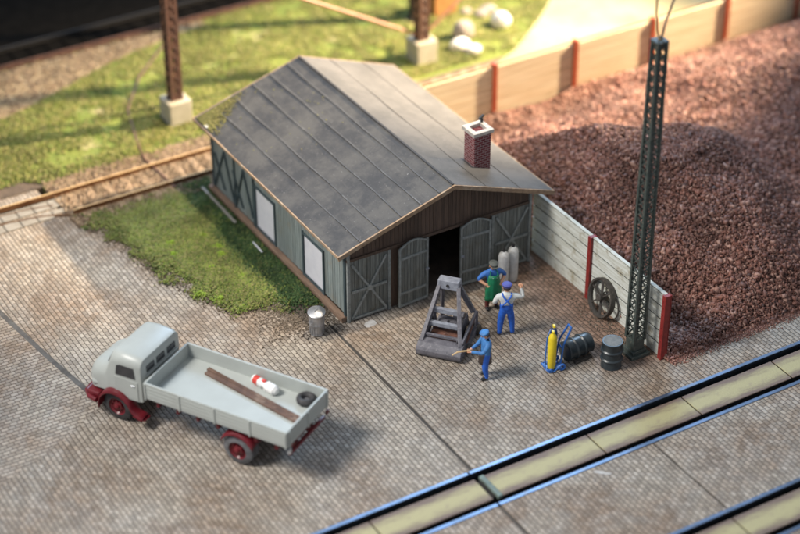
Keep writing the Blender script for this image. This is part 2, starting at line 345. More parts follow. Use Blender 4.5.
# ------------------------------------------------------------------ mesh helpers
class MB:
    def __init__(s): s.v = []; s.f = []
    def add(s, vs, fs):
        n = len(s.v); s.v += [tuple(p) for p in vs]; s.f += [tuple(i + n for i in f) for f in fs]; return s
    def box(s, x0, x1, y0, y1, z0, z1, m=None):
        vs = [Vector(p) for p in ((x0,y0,z0),(x1,y0,z0),(x1,y1,z0),(x0,y1,z0),(x0,y0,z1),(x1,y0,z1),(x1,y1,z1),(x0,y1,z1))]
        if m: vs = [m @ p for p in vs]
        return s.add(vs, [(3,2,1,0),(4,5,6,7),(0,1,5,4),(1,2,6,5),(2,3,7,6),(3,0,4,7)])
    def beam(s, a, b, w, h=None, upv=(0, 0, 1)):
        a = Vector(a); b = Vector(b); d = (b - a); L = d.length; d.normalize()
        u = Vector(upv)
        if abs(d.dot(u)) > .98: u = Vector((1, 0, 0))
        x = d.cross(u).normalized(); u = x.cross(d); h = h or w
        m = Matrix(((x.x, d.x, u.x, a.x), (x.y, d.y, u.y, a.y), (x.z, d.z, u.z, a.z), (0, 0, 0, 1)))
        return s.box(-w/2, w/2, 0, L, -h/2, h/2, m)
    def lathe(s, a, b, prof, n=20, cap=True):
        """prof: list of (t along a->b in metres, radius)"""
        a = Vector(a); b = Vector(b); d = (b - a).normalized()
        x = d.orthogonal().normalized(); y = d.cross(x)
        vs = []; fs = []
        for t, r in prof:
            for i in range(n):
                q = 2 * math.pi * i / n; vs.append(a + d * t + (x * math.cos(q) + y * math.sin(q)) * r)
        for k in range(len(prof) - 1):
            for i in range(n): fs.append((k*n+i, k*n+(i+1) % n, (k+1)*n+(i+1) % n, (k+1)*n+i))
        if cap: fs.append(tuple(range(n))[::-1]); fs.append(tuple((len(prof)-1)*n+i for i in range(n)))
        return s.add(vs, fs)
    def cyl(s, a, b, r, n=16, r2=None):
        L = (Vector(b) - Vector(a)).length
        return s.lathe(a, b, [(0, r), (L, r if r2 is None else r2)], n)
    def ring(s, c, axis, r, rt, n=32, k=10, flat=1.0):
        c = Vector(c); d = Vector(axis).normalized(); x = d.orthogonal().normalized(); y = d.cross(x)
        vs = []; fs = []
        for i in range(n):
            q = 2*math.pi*i/n; e = x*math.cos(q) + y*math.sin(q)
            for j in range(k):
                p = 2*math.pi*j/k; vs.append(c + e*(r + rt*math.cos(p)) + d*rt*flat*math.sin(p))
        for i in range(n):
            for j in range(k):
                fs.append((i*k+j, i*k+(j+1) % k, ((i+1) % n)*k+(j+1) % k, ((i+1) % n)*k+j))
        return s.add(vs, fs)
    def tube(s, pts, r, n=8):
        pts = [Vector(p) for p in pts]; vs = []; fs = []
        x = None
        for i, p in enumerate(pts):
            d = (pts[min(i+1, len(pts)-1)] - pts[max(i-1, 0)]).normalized()
            x = d.orthogonal().normalized() if x is None else (x - d*x.dot(d)).normalized()
            y = d.cross(x)
            for j in range(n):
                q = 2*math.pi*j/n; vs.append(p + (x*math.cos(q) + y*math.sin(q))*r)
        for i in range(len(pts)-1):
            for j in range(n): fs.append((i*n+j, i*n+(j+1) % n, (i+1)*n+(j+1) % n, (i+1)*n+j))
        fs.append(tuple(range(n))[::-1]); fs.append(tuple((len(pts)-1)*n+j for j in range(n)))
        return s.add(vs, fs)
    def prism(s, poly, z0, z1, m=None):
        """poly in xy extruded along z, then moved by m"""
        n = len(poly); vs = [Vector((x, y, z0)) for x, y in poly] + [Vector((x, y, z1)) for x, y in poly]
        if m: vs = [m @ p for p in vs]
        fs = [tuple(range(n))[::-1], tuple(range(n, 2*n))] + [(i, (i+1) % n, n+(i+1) % n, n+i) for i in range(n)]
        return s.add(vs, fs)
    def ball(s, c, r, sc=(1, 1, 1), n=12, k=8, j=0):
        vs = []; fs = []; c = Vector(c)
        for a in range(k+1):
            th = math.pi*a/k
            for i in range(n):
                q = 2*math.pi*i/n
                p = Vector((math.sin(th)*math.cos(q)*sc[0], math.sin(th)*math.sin(q)*sc[1], math.cos(th)*sc[2]))
                vs.append(c + p*r*(1 + (random.uniform(-j, j) if 0 < a < k else 0)))
        for a in range(k):
            for i in range(n): fs.append((a*n+i, (a+1)*n+i, (a+1)*n+(i+1) % n, a*n+(i+1) % n))
        return s.add(vs, fs)
    def build(s, name, material, parent=None, bevel=0, smooth=False, loc=None, seg=2):
        me = bpy.data.meshes.new(name); me.from_pydata([tuple(p) for p in s.v], [], s.f)
        import bmesh
        bm = bmesh.new(); bm.from_mesh(me)
        if smooth: bmesh.ops.remove_doubles(bm, verts=bm.verts, dist=1e-5)
        bmesh.ops.recalc_face_normals(bm, faces=bm.faces); bm.to_mesh(me); bm.free()
        me.materials.append(material)
        o = bpy.data.objects.new(name, me); col.objects.link(o)
        if parent: o.parent = parent
        if loc: o.location = loc
        if bevel:
            b = o.modifiers.new('bevel', 'BEVEL'); b.width = bevel; b.segments = seg; b.limit_method = 'ANGLE'
        if smooth:
            for p in me.polygons: p.use_smooth = True
            try: me.set_sharp_from_angle(angle=R(40))
            except Exception: pass
        return o

def tag(o, label=None, cat=None, group=None, kind=None):
    for k, v in (('label', label), ('category', cat), ('group', group), ('kind', kind)):
        if v: o[k] = v
    return o

def thing(name, loc, rz, label, cat, group=None):
    o = bpy.data.objects.new(name, None); col.objects.link(o); o.empty_display_size = .2
    o.location = loc; o.rotation_euler = (0, 0, rz); return tag(o, label, cat, group)

def struct(mb, name, material, label=None, **kw):
    o = mb.build(name, material, **kw); o['kind'] = 'structure'
    o['label'] = label; return o

def chips(name, pts, size, material, squash=(1, 1, .7), parent=None, jit=.45):
    """many loose angular pieces in one mesh, pts (n,3), size (n,)"""
    n = len(pts)
    base = np.array([(-1,-1,-1),(1,-1,-1),(1,1,-1),(-1,1,-1),(-1,-1,1),(1,-1,1),(1,1,1),(-1,1,1)], float) * .62
    V = base[None] + np.random.uniform(-jit, jit, (n, 8, 3))
    V *= np.array(squash)[None, None] * np.random.uniform(.7, 1.3, (n, 1, 3))
    a = np.random.uniform(0, 2*np.pi, (n, 3)); a[:, 1:] *= .35
    def rot(ax, t):
        c, s = np.cos(t), np.sin(t); m = np.zeros((n, 3, 3)); i, j = [(1, 2), (0, 2), (0, 1)][ax]
        m[:, ax, ax] = 1; m[:, i, i] = c; m[:, j, j] = c; m[:, i, j] = -s; m[:, j, i] = s; return m
    Rm = rot(2, a[:, 0]) @ rot(0, a[:, 1]) @ rot(1, a[:, 2])
    V = np.einsum('nij,nkj->nki', Rm, V) * np.array(size)[:, None, None] + np.array(pts)[:, None, :]
    F = np.array([(3,2,1,0),(4,5,6,7),(0,1,5,4),(1,2,6,5),(2,3,7,6),(3,0,4,7)])
    Fs = (F[None] + (np.arange(n) * 8)[:, None, None]).reshape(-1)
    me = bpy.data.meshes.new(name); nf = n * 6
    me.vertices.add(n * 8); me.vertices.foreach_set('co', V.reshape(-1))
    me.loops.add(nf * 4); me.loops.foreach_set('vertex_index', Fs.astype(np.int32))
    me.polygons.add(nf); me.polygons.foreach_set('loop_start', (np.arange(nf) * 4).astype(np.int32))
    me.polygons.foreach_set('loop_total', np.full(nf, 4, np.int32))
    me.update(); me.validate(); me.materials.append(material)
    o = bpy.data.objects.new(name, me); col.objects.link(o)
    if parent: o.parent = parent
    return o

def inpoly(x, y, poly):
    ins = np.zeros(len(x), bool); j = len(poly) - 1
    for i in range(len(poly)):
        xi, yi = poly[i]; xj, yj = poly[j]
        c = ((yi > y) != (yj > y)) & (x < (xj - xi) * (y - yi) / (yj - yi + 1e-12) + xi); ins ^= c; j = i
    return ins

def vnoise(x, y, s, seed=0):
    """smooth value noise, numpy"""
    rs = np.random.RandomState(seed); g = rs.rand(64, 64)
    X = x / s; Y = y / s; xi = np.floor(X).astype(int); yi = np.floor(Y).astype(int)
    fx = X - xi; fy = Y - yi; fx = fx*fx*(3-2*fx); fy = fy*fy*(3-2*fy)
    G = lambda a, b: g[a % 64, b % 64]
    return (G(xi, yi)*(1-fx)+G(xi+1, yi)*fx)*(1-fy)+(G(xi, yi+1)*(1-fx)+G(xi+1, yi+1)*fx)*fy

# ================================================================== THE GROUND
R1, R2 = -8.481, -13.657; GA = 1.435; HW = .15
struct(MB().box(-140, 160, -90, 21.9, -.6, -.34), 'ground', M['earth'], 'brown earth base under the whole layout')
struct(MB().box(-140, 160, 21.95, 150, -.6, .01), 'far_dark_ground', M['shade_ground'], 'far edge ground coloured near black for the shade there')
T = -.33
yN = R1 + HW; yS = R1 - GA - HW
g = .035
g2 = .055
struct(MB().prism([(-9.75, 9.2), (-8.95, 3.0), (-8.45, .2), (-10.92, -1.188), (-16, -3.088), (-38, -8.1), (-38, yN), (-.58-g2, yN), (-.53-g2, 2.2), (-.53-g2, 9.2)], T, 0), 'yard_paving', M['cobble'], 'cobbled yard between truck and shed')
struct(MB().prism([(-.58+g2, yN), (70, yN), (70, 9.2), (-.53+g2, 9.2)], T, 0), 'yard_paving', M['cobble'], 'cobbled yard in front of the shed')
struct(MB().box(-.60-g2, -.51+g2, yN, 1.0, -.2, -.022), 'yard_joint', M['joint'], 'dark open joint running from the shed corner to the sunken track')
struct(MB().prism([(-9.68, 9.2), (-8.89, 3.0), (-8.44, .3), (-8.62, .3), (-9.06, 3.0), (-9.86, 9.2)], -.2, .007), 'yard_joint', M['joint_l'], 'grey joint in the paving running towards the lorry cab')
struct(MB().prism([(-9.81, 9.2), (-9.01, 3.0), (-8.52, .2), (-8.5, .13), (-10.93, -1.22), (-16, -3.12), (-38, -8.13), (-90, -8.2), (-90, 12.9), (-10.2, 12.9)], T, 0.003), 'yard_paving', M['cobble_r'], 'cobbled yard left of the truck')
struct(MB().prism([(-9.75, 9.2), (-4.55, 9.2), (-4.9, 10.6), (-5.3, 11.2), (-5.5, 12.9), (-10.15, 12.9)], T, 0), 'yard_paving', M['cobble'], 'cobbled corner at the level crossing')
struct(MB().box(-.85, -.65, R2+HW, yS, -.2, -.025), 'road_joint', M['joint'], 'dark open joint continuing below the nearer sunken track')
struct(MB().box(4.63, 4.77, R2+HW, yS, -.2, -.025), 'road_joint', M['joint'], 'dark joint between the two sunken tracks at right')
for x0, x1 in ((-90, -.75-g-.015), (-.75+g+.015, 4.7-g), (4.7+g, 70)):
    struct(MB().box(x0, x1, R2+HW, yS, T, 0), 'road_paving', M['cobble_s'], 'grey cobbles between the two sunken tracks')
struct(MB().box(-90, 70, -80, R2-GA-HW, T, 0), 'road_paving', M['cobble_s'], 'grey cobbles below the second sunken track')

# earth under turf, meadow, path, field
struct(MB().box(-5.0, 90, 9.2, 10.0, -.3, .015), 'ballast_shoulder', M['earth'], 'earth strip between turf and rusty track')
struct(MB().box(-5.2, 90, 9.9, 12.75, -.3, .02), 'ballast_bed', M['ballast'], 'ballast bed under the rusty track')
struct(MB().box(-90, -5.2, 12.9, 13.7, -.3, .035), 'side_path', M['earth'], 'brown earth beyond the level crossing')
struct(MB().box(-5.2, 90, 12.75, 21.92, -.3, .03), 'meadow', M['meadow'], 'green meadow behind the track')
struct(MB().box(-60, -5.2, 13.7, 21.92, -.3, .03), 'meadow', M['meadow'], 'green meadow behind the track')
path = [(-20, 18.0), (-4.9, 18.2), (-3, 18.8), (-1.2, 19.5), (.5, 20.3), (3, 21.0), (5.5, 21.5), (5.5, 21.88), (-20, 21.88)]
struct(MB().prism(path, -.1, .06), 'gravel_path', M['sand'], 'sandy path at the left of the meadow')
field = [(11.5, 9.3), (80, 9.3), (80, 40), (22, 18.5), (17.5, 14.6), (15.2, 12.9), (12.5, 11.6)]
struct(MB().prism(field, -.1, .09), 'sandy_field', M['field'], 'pale sandy field beyond the tan fence')

def scatter(poly, n, x0, x1, y0, y1, seed=1):
    rs = np.random.RandomState(seed)
    x = rs.uniform(x0, x1, n); y = rs.uniform(y0, y1, n); k = inpoly(x, y, poly); return x[k], y[k]

# turf patch left of the shed
turf = [(-4.75, 10.25), (-4.6, 9.36), (-4.3, 7.9), (-4.04, 6.35), (-3.85, 5.3), (-3.5, 4.2), (-3.1, 3.2), (-2.75, 2.6), (-2.1, 2.1), (-1.3, 1.8), (-.5, 1.5), (-.12, 1.2), (-.12, 9.6), (0.2, 10.3)]
turf_o = turf
tin = [(x+(.35 if x < -.6 else 0)+random.uniform(-.12, .12), y+(.25 if y < 4 else 0)) for x, y in turf]
tb = MB().prism(tin, -.01, .03).build('turf_base', M['turf_base']); tag(tb, 'green turf base left of the shed', kind='structure')
def dist_in(x, y, poly):
    d = np.full(len(x), 9.)
    for (x0, y0), (x1, y1) in zip(poly, poly[1:]+poly[:1]):
        if min(x0, x1) > -.5: continue
        t_ = np.clip(((x-x0)*(x1-x0)+(y-y0)*(y1-y0))/((x1-x0)**2+(y1-y0)**2), 0, 1)
        d = np.minimum(d, np.hypot(x-x0-t_*(x1-x0), y-y0-t_*(y1-y0)))
    return np.where(inpoly(x, y, poly), d, -d)
rs = np.random.RandomState(3); x = rs.uniform(-5.6, .2, 170000); y = rs.uniform(-.2, 10.4, 170000)
dd = dist_in(x, y, turf) + (vnoise(x, y, .5, 17)-.5)*.7
k = (rs.rand(len(x)) < np.clip((dd+.45)/1.1, 0, 1)**1.8) & ~((x > -.22) & (y < 9.7)) & (y > .35)
x, y = x[k], y[k]
shed_shade = np.clip((x + 1.55 + .5 * (vnoise(x, y, 1.1, 5) - .5) * 2)*1.6, 0, 1)  # flock near the wall coloured darker as the shed's cast shadow
nd = vnoise(x, y, .6, 2) * .6 + vnoise(x, y, .22, 8) * .4
keep = np.random.rand(len(x)) < (.35 + .9 * nd)
x, y, shed_shade, nd = x[keep], y[keep], shed_shade[keep], nd[keep]
dk = np.random.rand(len(x)) < shed_shade * .85
for nm, kk, mt, lb in (('turf', ~dk, M['turf'], 'yellow green turf flock beside the cobbled yard'), ('turf', dk, M['turf_shade'], 'turf flock along the shed wall, coloured dark green as the shed shadow')):
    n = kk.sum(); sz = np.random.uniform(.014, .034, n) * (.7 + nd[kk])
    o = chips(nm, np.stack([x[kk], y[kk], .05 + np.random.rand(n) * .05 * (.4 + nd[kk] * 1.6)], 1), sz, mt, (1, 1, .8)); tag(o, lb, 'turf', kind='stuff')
pts = []; 
for _ in range(11):
    cx, cy = random.uniform(-3.7, -1.6), random.uniform(2.4, 8.6)
    for _ in range(90):
        a = random.gauss(0, .12); b = random.gauss(0, .10); pts.append((cx+a, cy+b, .07+max(0, .13-math.hypot(a, b)*.7)*random.random()))
tag(chips('bright_tufts', np.array(pts), np.random.uniform(.02, .045, len(pts)), M['turf_bright']), 'bright green tufts dotted over the turf', 'tufts', kind='stuff')
# grit along the turf edge
pts = []
for i in range(len(turf_o) - 4):
    a, b = turf_o[i], turf_o[i+1]
    for _ in range(220):
        t = random.random(); pts.append((a[0]+(b[0]-a[0])*t + random.gauss(.0, .2), a[1]+(b[1]-a[1])*t+random.gauss(0, .13), .02))
for _ in range(2600): pts.append((random.gauss(-.9, .75), random.gauss(1.1, .6), .02))
for _ in range(500): pts.append((random.gauss(7.0, .25), random.uniform(-6.6, -.3), .01))
tag(chips('grit', np.array([p for p in pts if not (p[0] > -.1 and p[0] < 7 and p[1] > -.1)]), np.random.uniform(.012, .035, 99999)[:len([p for p in pts if not (p[0] > -.1 and p[0] < 7 and p[1] > -.1)])], M['dirtchip']), 'grey grit strewn along turf edge and fence foot', 'grit', kind='stuff')
# meadow flock
x, y = scatter([(-12, 13.6), (-5.6, 13.5), (-5.2, 13.1), (40, 12.9), (40, 21.9), (-12, 21.9)], 130000, -9, 22, 12.9, 21.9, 9)
k = ~inpoly(x, y, path) & ~inpoly(x, y, field); x, y = x[k], y[k]; nd = vnoise(x, y, 1.3, 12)
nd = .55*nd + .45*vnoise(x, y, .45, 31); k = np.random.rand(len(x)) < np.clip((nd-.28)*2.6, .04, 1); x, y, nd = x[k], y[k], nd[k]
tag(chips('meadow_grass', np.stack([x, y, .04+np.random.rand(len(x))*.1*nd], 1), np.random.uniform(.02, .055, len(x)), M['meadow_fl'], (1, 1, .8)), 'green meadow grass flock behind the track', 'grass', kind='stuff')
# ballast pebbles
x, y = np.random.uniform(-5.2, 1.5, 9000), np.random.uniform(9.7, 13.2, 9000)
tag(chips('ballast', np.stack([x, y, .03+np.random.rand(9000)*.03], 1), np.random.uniform(.025, .06, 9000), M['pebble']), 'tan ballast stones around the sleepers', 'ballast', kind='stuff')
x, y = scatter(path, 9000, -9, 5.5, 17, 21.9, 4)
tag(chips('path_gravel', np.stack([x, y, .07+np.random.rand(len(x))*.02], 1), np.random.uniform(.03, .06, len(x)), M['pebble']), 'tan gravel on the path at upper left', 'gravel', kind='stuff')

# ------------------------------------------------------------------ sunken tracks
def sunken(y0, label, xs, gap):
    t = thing('sunken_track', (0, y0, 0), 0, label, 'track', 'tracks sunk in the road')
    for s, yy in ((1, 0), (-1, -GA)):
        a, b = (yy, yy+HW) if s > 0 else (yy-HW, yy)
        for x0, x1 in ((-60, gap-.05), (gap+.0, 60)):
            m = MB(); m.box(x0, x1, a+.004, b-.012, -.10, .022); m.box(x0, x1, a+.05, b-.06, -.30, -.10)
            m.build('rail', M['rail'], t, bevel=.012)
    for i in range(len(xs)-1):
        x0, x1 = xs[i]+.022, xs[i+1]-.022
        if abs(x0+.62-.022) < .01: x0 = -.38
        if abs(x1+.62+.022) < .01: x1 = -.72
        cx = (x0+x1)/2
        o = MB().box(x0-cx, x1-cx, -.50, .52, -.035, 0).build('infill_plate', M['plate'], t, bevel=.02, loc=(cx, -GA/2, -.025))
    MB().box(-60, 60, -GA/2-.40, -GA/2+.42, -.30, -.065).build('dark_void_block', M['dark'], t)  # near-black block paints the dark void under the plates
    MB().box(-60, 60, -GA-.02, .02, -.34, -.31).build('track_bed', M['dark'], t)
    return t
xs = [-.62+3.63*k for k in range(-8, 0)] + [-.62+.0] + [3.27+3.56*k for k in range(0, 9)]
xs = sorted(set([round(v, 3) for v in xs]))
t1 = sunken(R1, 'sunken track nearer the shed with pale yellow infill plates and shining rails', xs, -.72)
MB().box(-.56, -.40, -GA+.20, -.19, -.1, .012).build('joint_strip', mat('green_grey_strip', (.17, .22, .19), (.11, .14, .12), 5, .6), t1, bevel=.01)
t2 = sunken(R2, 'sunken track at the lower right corner with pale yellow infill plates', [1.0+3.6*k for k in range(-12, 12)], 1.0)

# ------------------------------------------------------------------ rusty track at the back
t = thing('rusty_track', (0, 0, 0), 0, 'rusty railway track with sleepers passing behind the shed', 'track')
def railprofile(m, pts, h0=.06, w=.075, tops=None):
    for a, b in zip(pts[:-1], pts[1:]):
        a = Vector((*a, 0)); b = Vector((*b, 0))
        if tops is not None: tops.beam(a+Vector((0, 0, h0+.165)), b+Vector((0, 0, h0+.165)), w*.75, .008)
        m.beam(a+Vector((0, 0, h0+.14)), b+Vector((0, 0, h0+.14)), w, .045)
        m.beam(a+Vector((0, 0, h0+.07)), b+Vector((0, 0, h0+.07)), w*.4, .10)
        m.beam(a+Vector((0, 0, h0+.012)), b+Vector((0, 0, h0+.012)), w*1.6, .025)
    return m
for pl in ([(-5.0, 10.60), (60, 10.60)], [(-60, 12.04), (60, 12.04)]):
    tp = MB(); ro = railprofile(MB(), pl, w=.09, tops=tp).build('rail', M['rust_rail'], t); tp.build('running_surface', M['rail_top'], ro)
railprofile(MB(), [(-60, 11.30), (-9, 11.30), (-7.2, 11.25), (-6.0, 11.05), (-5.0, 10.60)], -.1).build('rail', M['rust_rail'], t)
railprofile(MB(), [(-60, 11.95), (-7.5, 11.82), (-6.2, 11.72), (-5.4, 11.5)], -.1, .06).build('guard_rail', M['rust_rail'], t)
for i in range(60):
    x0 = -4.6 + i*.68
    MB().box(x0-.13, x0+.13, 10.15, 12.5, -.02, .065).build('sleeper', M['sleeper'], t, bevel=.01)
m = MB()
for i in range(14): m.box(-5.5-.6*i, -5.5-.6*i+.57, 11.37, 11.9, .0, .055)
for i in range(14): m.box(-5.6-.6*i, -5.6-.6*i+.57, 10.75 if i else 10.95, 11.22, .0, .05)
struct(m, 'crossing_slabs', M['slab'], 'pale concrete slabs of the level crossing', bevel=.02)
# second dark track at the far left, rear rail and sleepers blackened as shade
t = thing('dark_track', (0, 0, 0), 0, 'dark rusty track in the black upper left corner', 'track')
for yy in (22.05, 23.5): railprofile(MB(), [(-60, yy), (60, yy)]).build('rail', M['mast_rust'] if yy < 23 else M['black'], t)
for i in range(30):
    x0 = -12 + i*.75; MB().box(x0-.13, x0+.13, 22.0, 23.9, -.02, .05).build('sleeper', M['shade_ground'], t)

# ------------------------------------------------------------------ ore heap
def H(x, y):
    def cone(cx, cy, h, r, ex=1., ey=1.):
        d = np.sqrt(((x-cx)/ex)**2 + ((y-cy)/ey)**2); s = h*(1-d/r)
        return s
    dx = (x-12.3)/np.where(x > 12.3, 6.6, 7.6); y0 = .2+np.clip(12.3-x, 0, 4)*.85; dy = (y-y0)/np.where(y > y0, 3.9, 7.3+(y0-.2)*.6)
    a = 4.1*(1-np.sqrt(dx**2+dy**2+.012))
    b = cone(24.0, 0.5, 3.6, 9.5)
    c = cone(19.5, 6.5, 1.0, 9)
    z = np.log(np.exp(2.6*a)+np.exp(2.6*b)+np.exp(2.6*c)+1.2)/2.6
    z = z + (vnoise(x, y, 1.9, 21)-.5)*.5 + (vnoise(x, y, .7, 22)-.5)*.16
    e = np.minimum((y+7.0)*.75, 3) ; z = np.minimum(z, np.maximum(e, 0)+ .0)
    z = np.minimum(z, .35 + (x-7.5)*.75)
    z = np.minimum(z, .35 + np.maximum(8.6-y, 0)*.6)
    return np.maximum(z, .02)
nx, ny = 200, 130
gx = np.linspace(7.53, 42, nx); gy = np.linspace(-7.02, 8.40, ny)
GX, GY = np.meshgrid(gx, gy); GZ = H(GX, GY) - .03
vs = np.stack([GX.ravel(), GY.ravel(), GZ.ravel()], 1)
fs = [(j*nx+i, j*nx+i+1, (j+1)*nx+i+1, (j+1)*nx+i) for j in range(ny-1) for i in range(nx-1)]
mb = MB(); mb.v = [tuple(p) for p in vs]; mb.f = fs
o = mb.build('ore_bed', M['gravel_bed']); tag(o, 'red brown bed of the ore heap inside the fence', kind='structure')
n = 230000
x = 7.58 + (np.random.rand(n)**1.25) * 30; y = np.random.uniform(-7.05, 8.4, n)
k = (x < 30) | (np.random.rand(n) < .4); x, y = x[k], y[k]; n = len(x)
sz = np.exp(np.random.normal(np.log(.038), .42, n)); sz = np.clip(sz, .02, .12)
o = chips('ore_heap', np.stack([x, y, H(x, y)+np.random.rand(n)*.05-.01], 1), sz, M['gravel'], (1.15, .9, .7)); tag(o, 'heap of red brown ore chips behind the pale fence', 'ore heap', kind='stuff')
n = 5000; x = 7.6+np.random.rand(n)*9; y = -6.98-np.abs(np.random.normal(0, .16, n)); tag(chips('ore_spill', np.stack([x, y, np.full(n, .012)], 1), np.random.uniform(.012, .035, n), M['gravel']), 'fine red brown ore chips spilled onto the paving edge', 'ore spill', kind='stuff')

# ================================================================== FENCES
FX = 7.50; FH = 2.36
t = thing('yard_fence', (FX, 0, 0), 0, 'pale grey plank fence with dark red posts beside the shed', 'fence')
for i in range(5):
    z0 = .02 + i*.468
    m = MB(); m.box(0, .025, -6.72, .45, z0, z0+.415); m.box(.075, .10, -6.72, .45, z0, z0+.415); m.build('plank', M['fence_pale'], t)
MB().box(.029, .071, -6.7, .4, .03, 2.3).build('backing', M['dark'], t)  # near-black sheet added so the plank gaps look shaded
MB().box(-.012, .11, -6.73, .45, FH, FH+.03).build('top_rail', M['fence_pale'], t)
for yy in (-6.80, -2.88):
    m = MB(); m.box(-.045, .12, yy-.075, yy+.075, 0, FH+.04)
    m.box(-.10, -.05, yy-.085, yy+.085, 0, FH+.05); m.box(.125, .15, yy-.085, yy+.085, 0, FH+.05)
    m.build('post', M['post_red'], t, bevel=.01)
    m = MB()
    for k in range(9): m.cyl((-.10, yy, .2+k*.25), (-.12, yy, .2+k*.25), .02, 6)
    m.build('bolts', M['post_red'], t)
t = thing('rear_fence', (11.227, 8.5, 0), 0, 'tan plank fence with rust red posts behind the ore heap', 'fence')
for i in range(5):
    z0 = .02 + i*.468
    MB().box(-4.2, 24, 0, .07, z0, z0+.452).build('plank', M['fence_tan'], t, bevel=.012)
MB().box(-4.2, 24, .075, .10, .02, 2.3).build('backing', M['fence_tan'], t)
for k in range(-1, 7):
    xx = k*3.7
    m = MB(); m.box(xx-.08, xx+.08, -.06, .14, 0, FH+.16); m.box(xx-.10, xx+.10, -.10, -.065, 0, FH+.16)
    m.build('post', M['post_rust'], t, bevel=.01)

# ================================================================== THE SHED
SW, SL, ZE, ZR, XR = 7.08, 9.6, 2.95, 4.237, 3.78
mL = (ZR-ZE)/(XR+.485); mR = (ZR-2.80)/(7.672-XR)
sh = thing('shed', (0, 0, 0), 0, 'grey blue wooden shed with dark felt roof and open double doors', 'shed')
def roofz(x): return ZR - (XR-x)*mL if x < XR else ZR - (x-XR)*mR
# left wall with two window holes
W1, W2 = (4.88, 6.22), (1.50, 2.80); WZ = (.32, 1.86); wt = 2.95
left = sh
m = MB()
def planks_y(m, y0, y1, z0, z1, x0=0., p=.155):
    n = max(1, round((y1-y0)/p)); d = (y1-y0)/n
    for i in range(n): m.box(x0-.0-random.uniform(.0, .008), x0+.05, y0+i*d+.008, y0+(i+1)*d-.008, z0, z1)
    m.box(x0+.02, x0+.08, y0, y1, z0, z1)
planks_y(m, .12, W2[0], .3, wt); planks_y(m, W2[0], W2[1], WZ[1], wt); planks_y(m, W2[0], W2[1], .26, WZ[0]); planks_y(m, W2[1], W1[0], .26, wt)
planks_y(m, W1[0], W1[1], WZ[1], wt); planks_y(m, W1[0], W1[1], .26, WZ[0]); planks_y(m, W1[1], SL-.1, .26, wt)
wall = m.build('side_wall', M['bluewall'], sh)
for a, b in (W1, W2):
    fr = MB()
    fr.box(-.05, .06, b, b+.09, WZ[0]-.08, WZ[1]+.12); fr.box(-.05, .06, a-.09, a, WZ[0]-.08, WZ[1]+.12)
    fr.box(-.045, .06, a, b, WZ[1], WZ[1]+.09); fr.box(-.045, .06, a, b, WZ[0]-.08, WZ[0])
    fo = fr.build('window', M['bluedark'], sh, bevel=.006)
    MB().box(.012, .04, a, b, WZ[0], WZ[1]).build('pane', M['blank'], fo)
m = MB(); m.box(-.16, -.005, .02, SL+.02, .0, .14); m.box(-.20, .0, .0, SL+.05, .145, .24)
m.build('sill_board', M['sill'], sh, bevel=.012)
for (ya, za, yb, zb) in ((9.4, .35, 8.55, 2.1), (8.55, 2.1, 7.85, .35), (7.75, .35, 7.1, 2.1), (7.1, 2.1, 6.45, .5), (9.3, 1.7, 8.6, .5), (7.9, 1.7, 7.2, .5)):
    MB().beam((-.04, ya, za), (-.04, yb, zb), .06, .05, (1, 0, 0)).build('brace', M['bluedark'], sh)
for yy in (9.5, 7.8, 6.36, .06):
    MB().box(-.055, .05, yy-.05, yy+.05, .24, wt).build('post', M['bluedark'], sh)
MB().box(-.06, .02, .0, SL, 2.62, 2.72).build('wall_rail', M['bluedark'], sh)
# right & rear walls
m = MB(); planks_y(m, .12, SL-.1, .02, 2.8, SW-.08); m.build('side_wall', M['bluewall'], sh)
m = MB()
for i in range(46):
    x0 = .05+i*(SW-.1)/46; m.box(x0+.006, x0+(SW-.1)/46-.006, SL-.06, SL, .02, min(roofz(x0), roofz(x0+.15))-.1)
m.build('rear_wall', M['bluewall'], sh)
# floor and dark interior
MB().box(.05, SW-.05, .05, SL-.08, .01, .03).build('floor', M['earth'], sh)
# front gable boards
D0, D1, DZ = 3.02, 4.36, 2.34
m = MB(); n = 48
for i in range(n):
    x0 = .06 + i*(SW-.12)/n; x1 = x0+(SW-.12)/n
    zb = 2.42
    m.box(x0+.006, x1-.006, -.0-random.uniform(0, .008), .05, zb, min(roofz(x0), roofz(x1))-.07)
m.box(.06, SW-.06, .055, .06, 2.42, 2.75)
m.build('gable', M['gable'], sh)
MB().box(.0, SW, -.07, .04, 2.32, 2.42).build('lintel', M['doorframe'] if False else M['gable'], sh, bevel=.008)
for a, b in ((1.62, D0-.05), (D1+.05, 5.48)):
    m = MB()
    n = round((b-a)/.15)
    for i in range(n): m.box(a+i*(b-a)/n+.005, a+(i+1)*(b-a)/n-.005, 0.0, .05, .02, 2.315)
    m.box(a, b, .052, .07, .02, 2.315)
    m.build('front_wall', M['gable'], sh)
for xx in (.055, 1.56, D0-.03, D1+.03, 5.54, SW-.055):
    MB().box(xx-.05, xx+.05, -.08, .06, .0, 2.315 if .1 < xx < SW-.1 else 2.75).build('post', M['doorframe'], sh, bevel=.006)
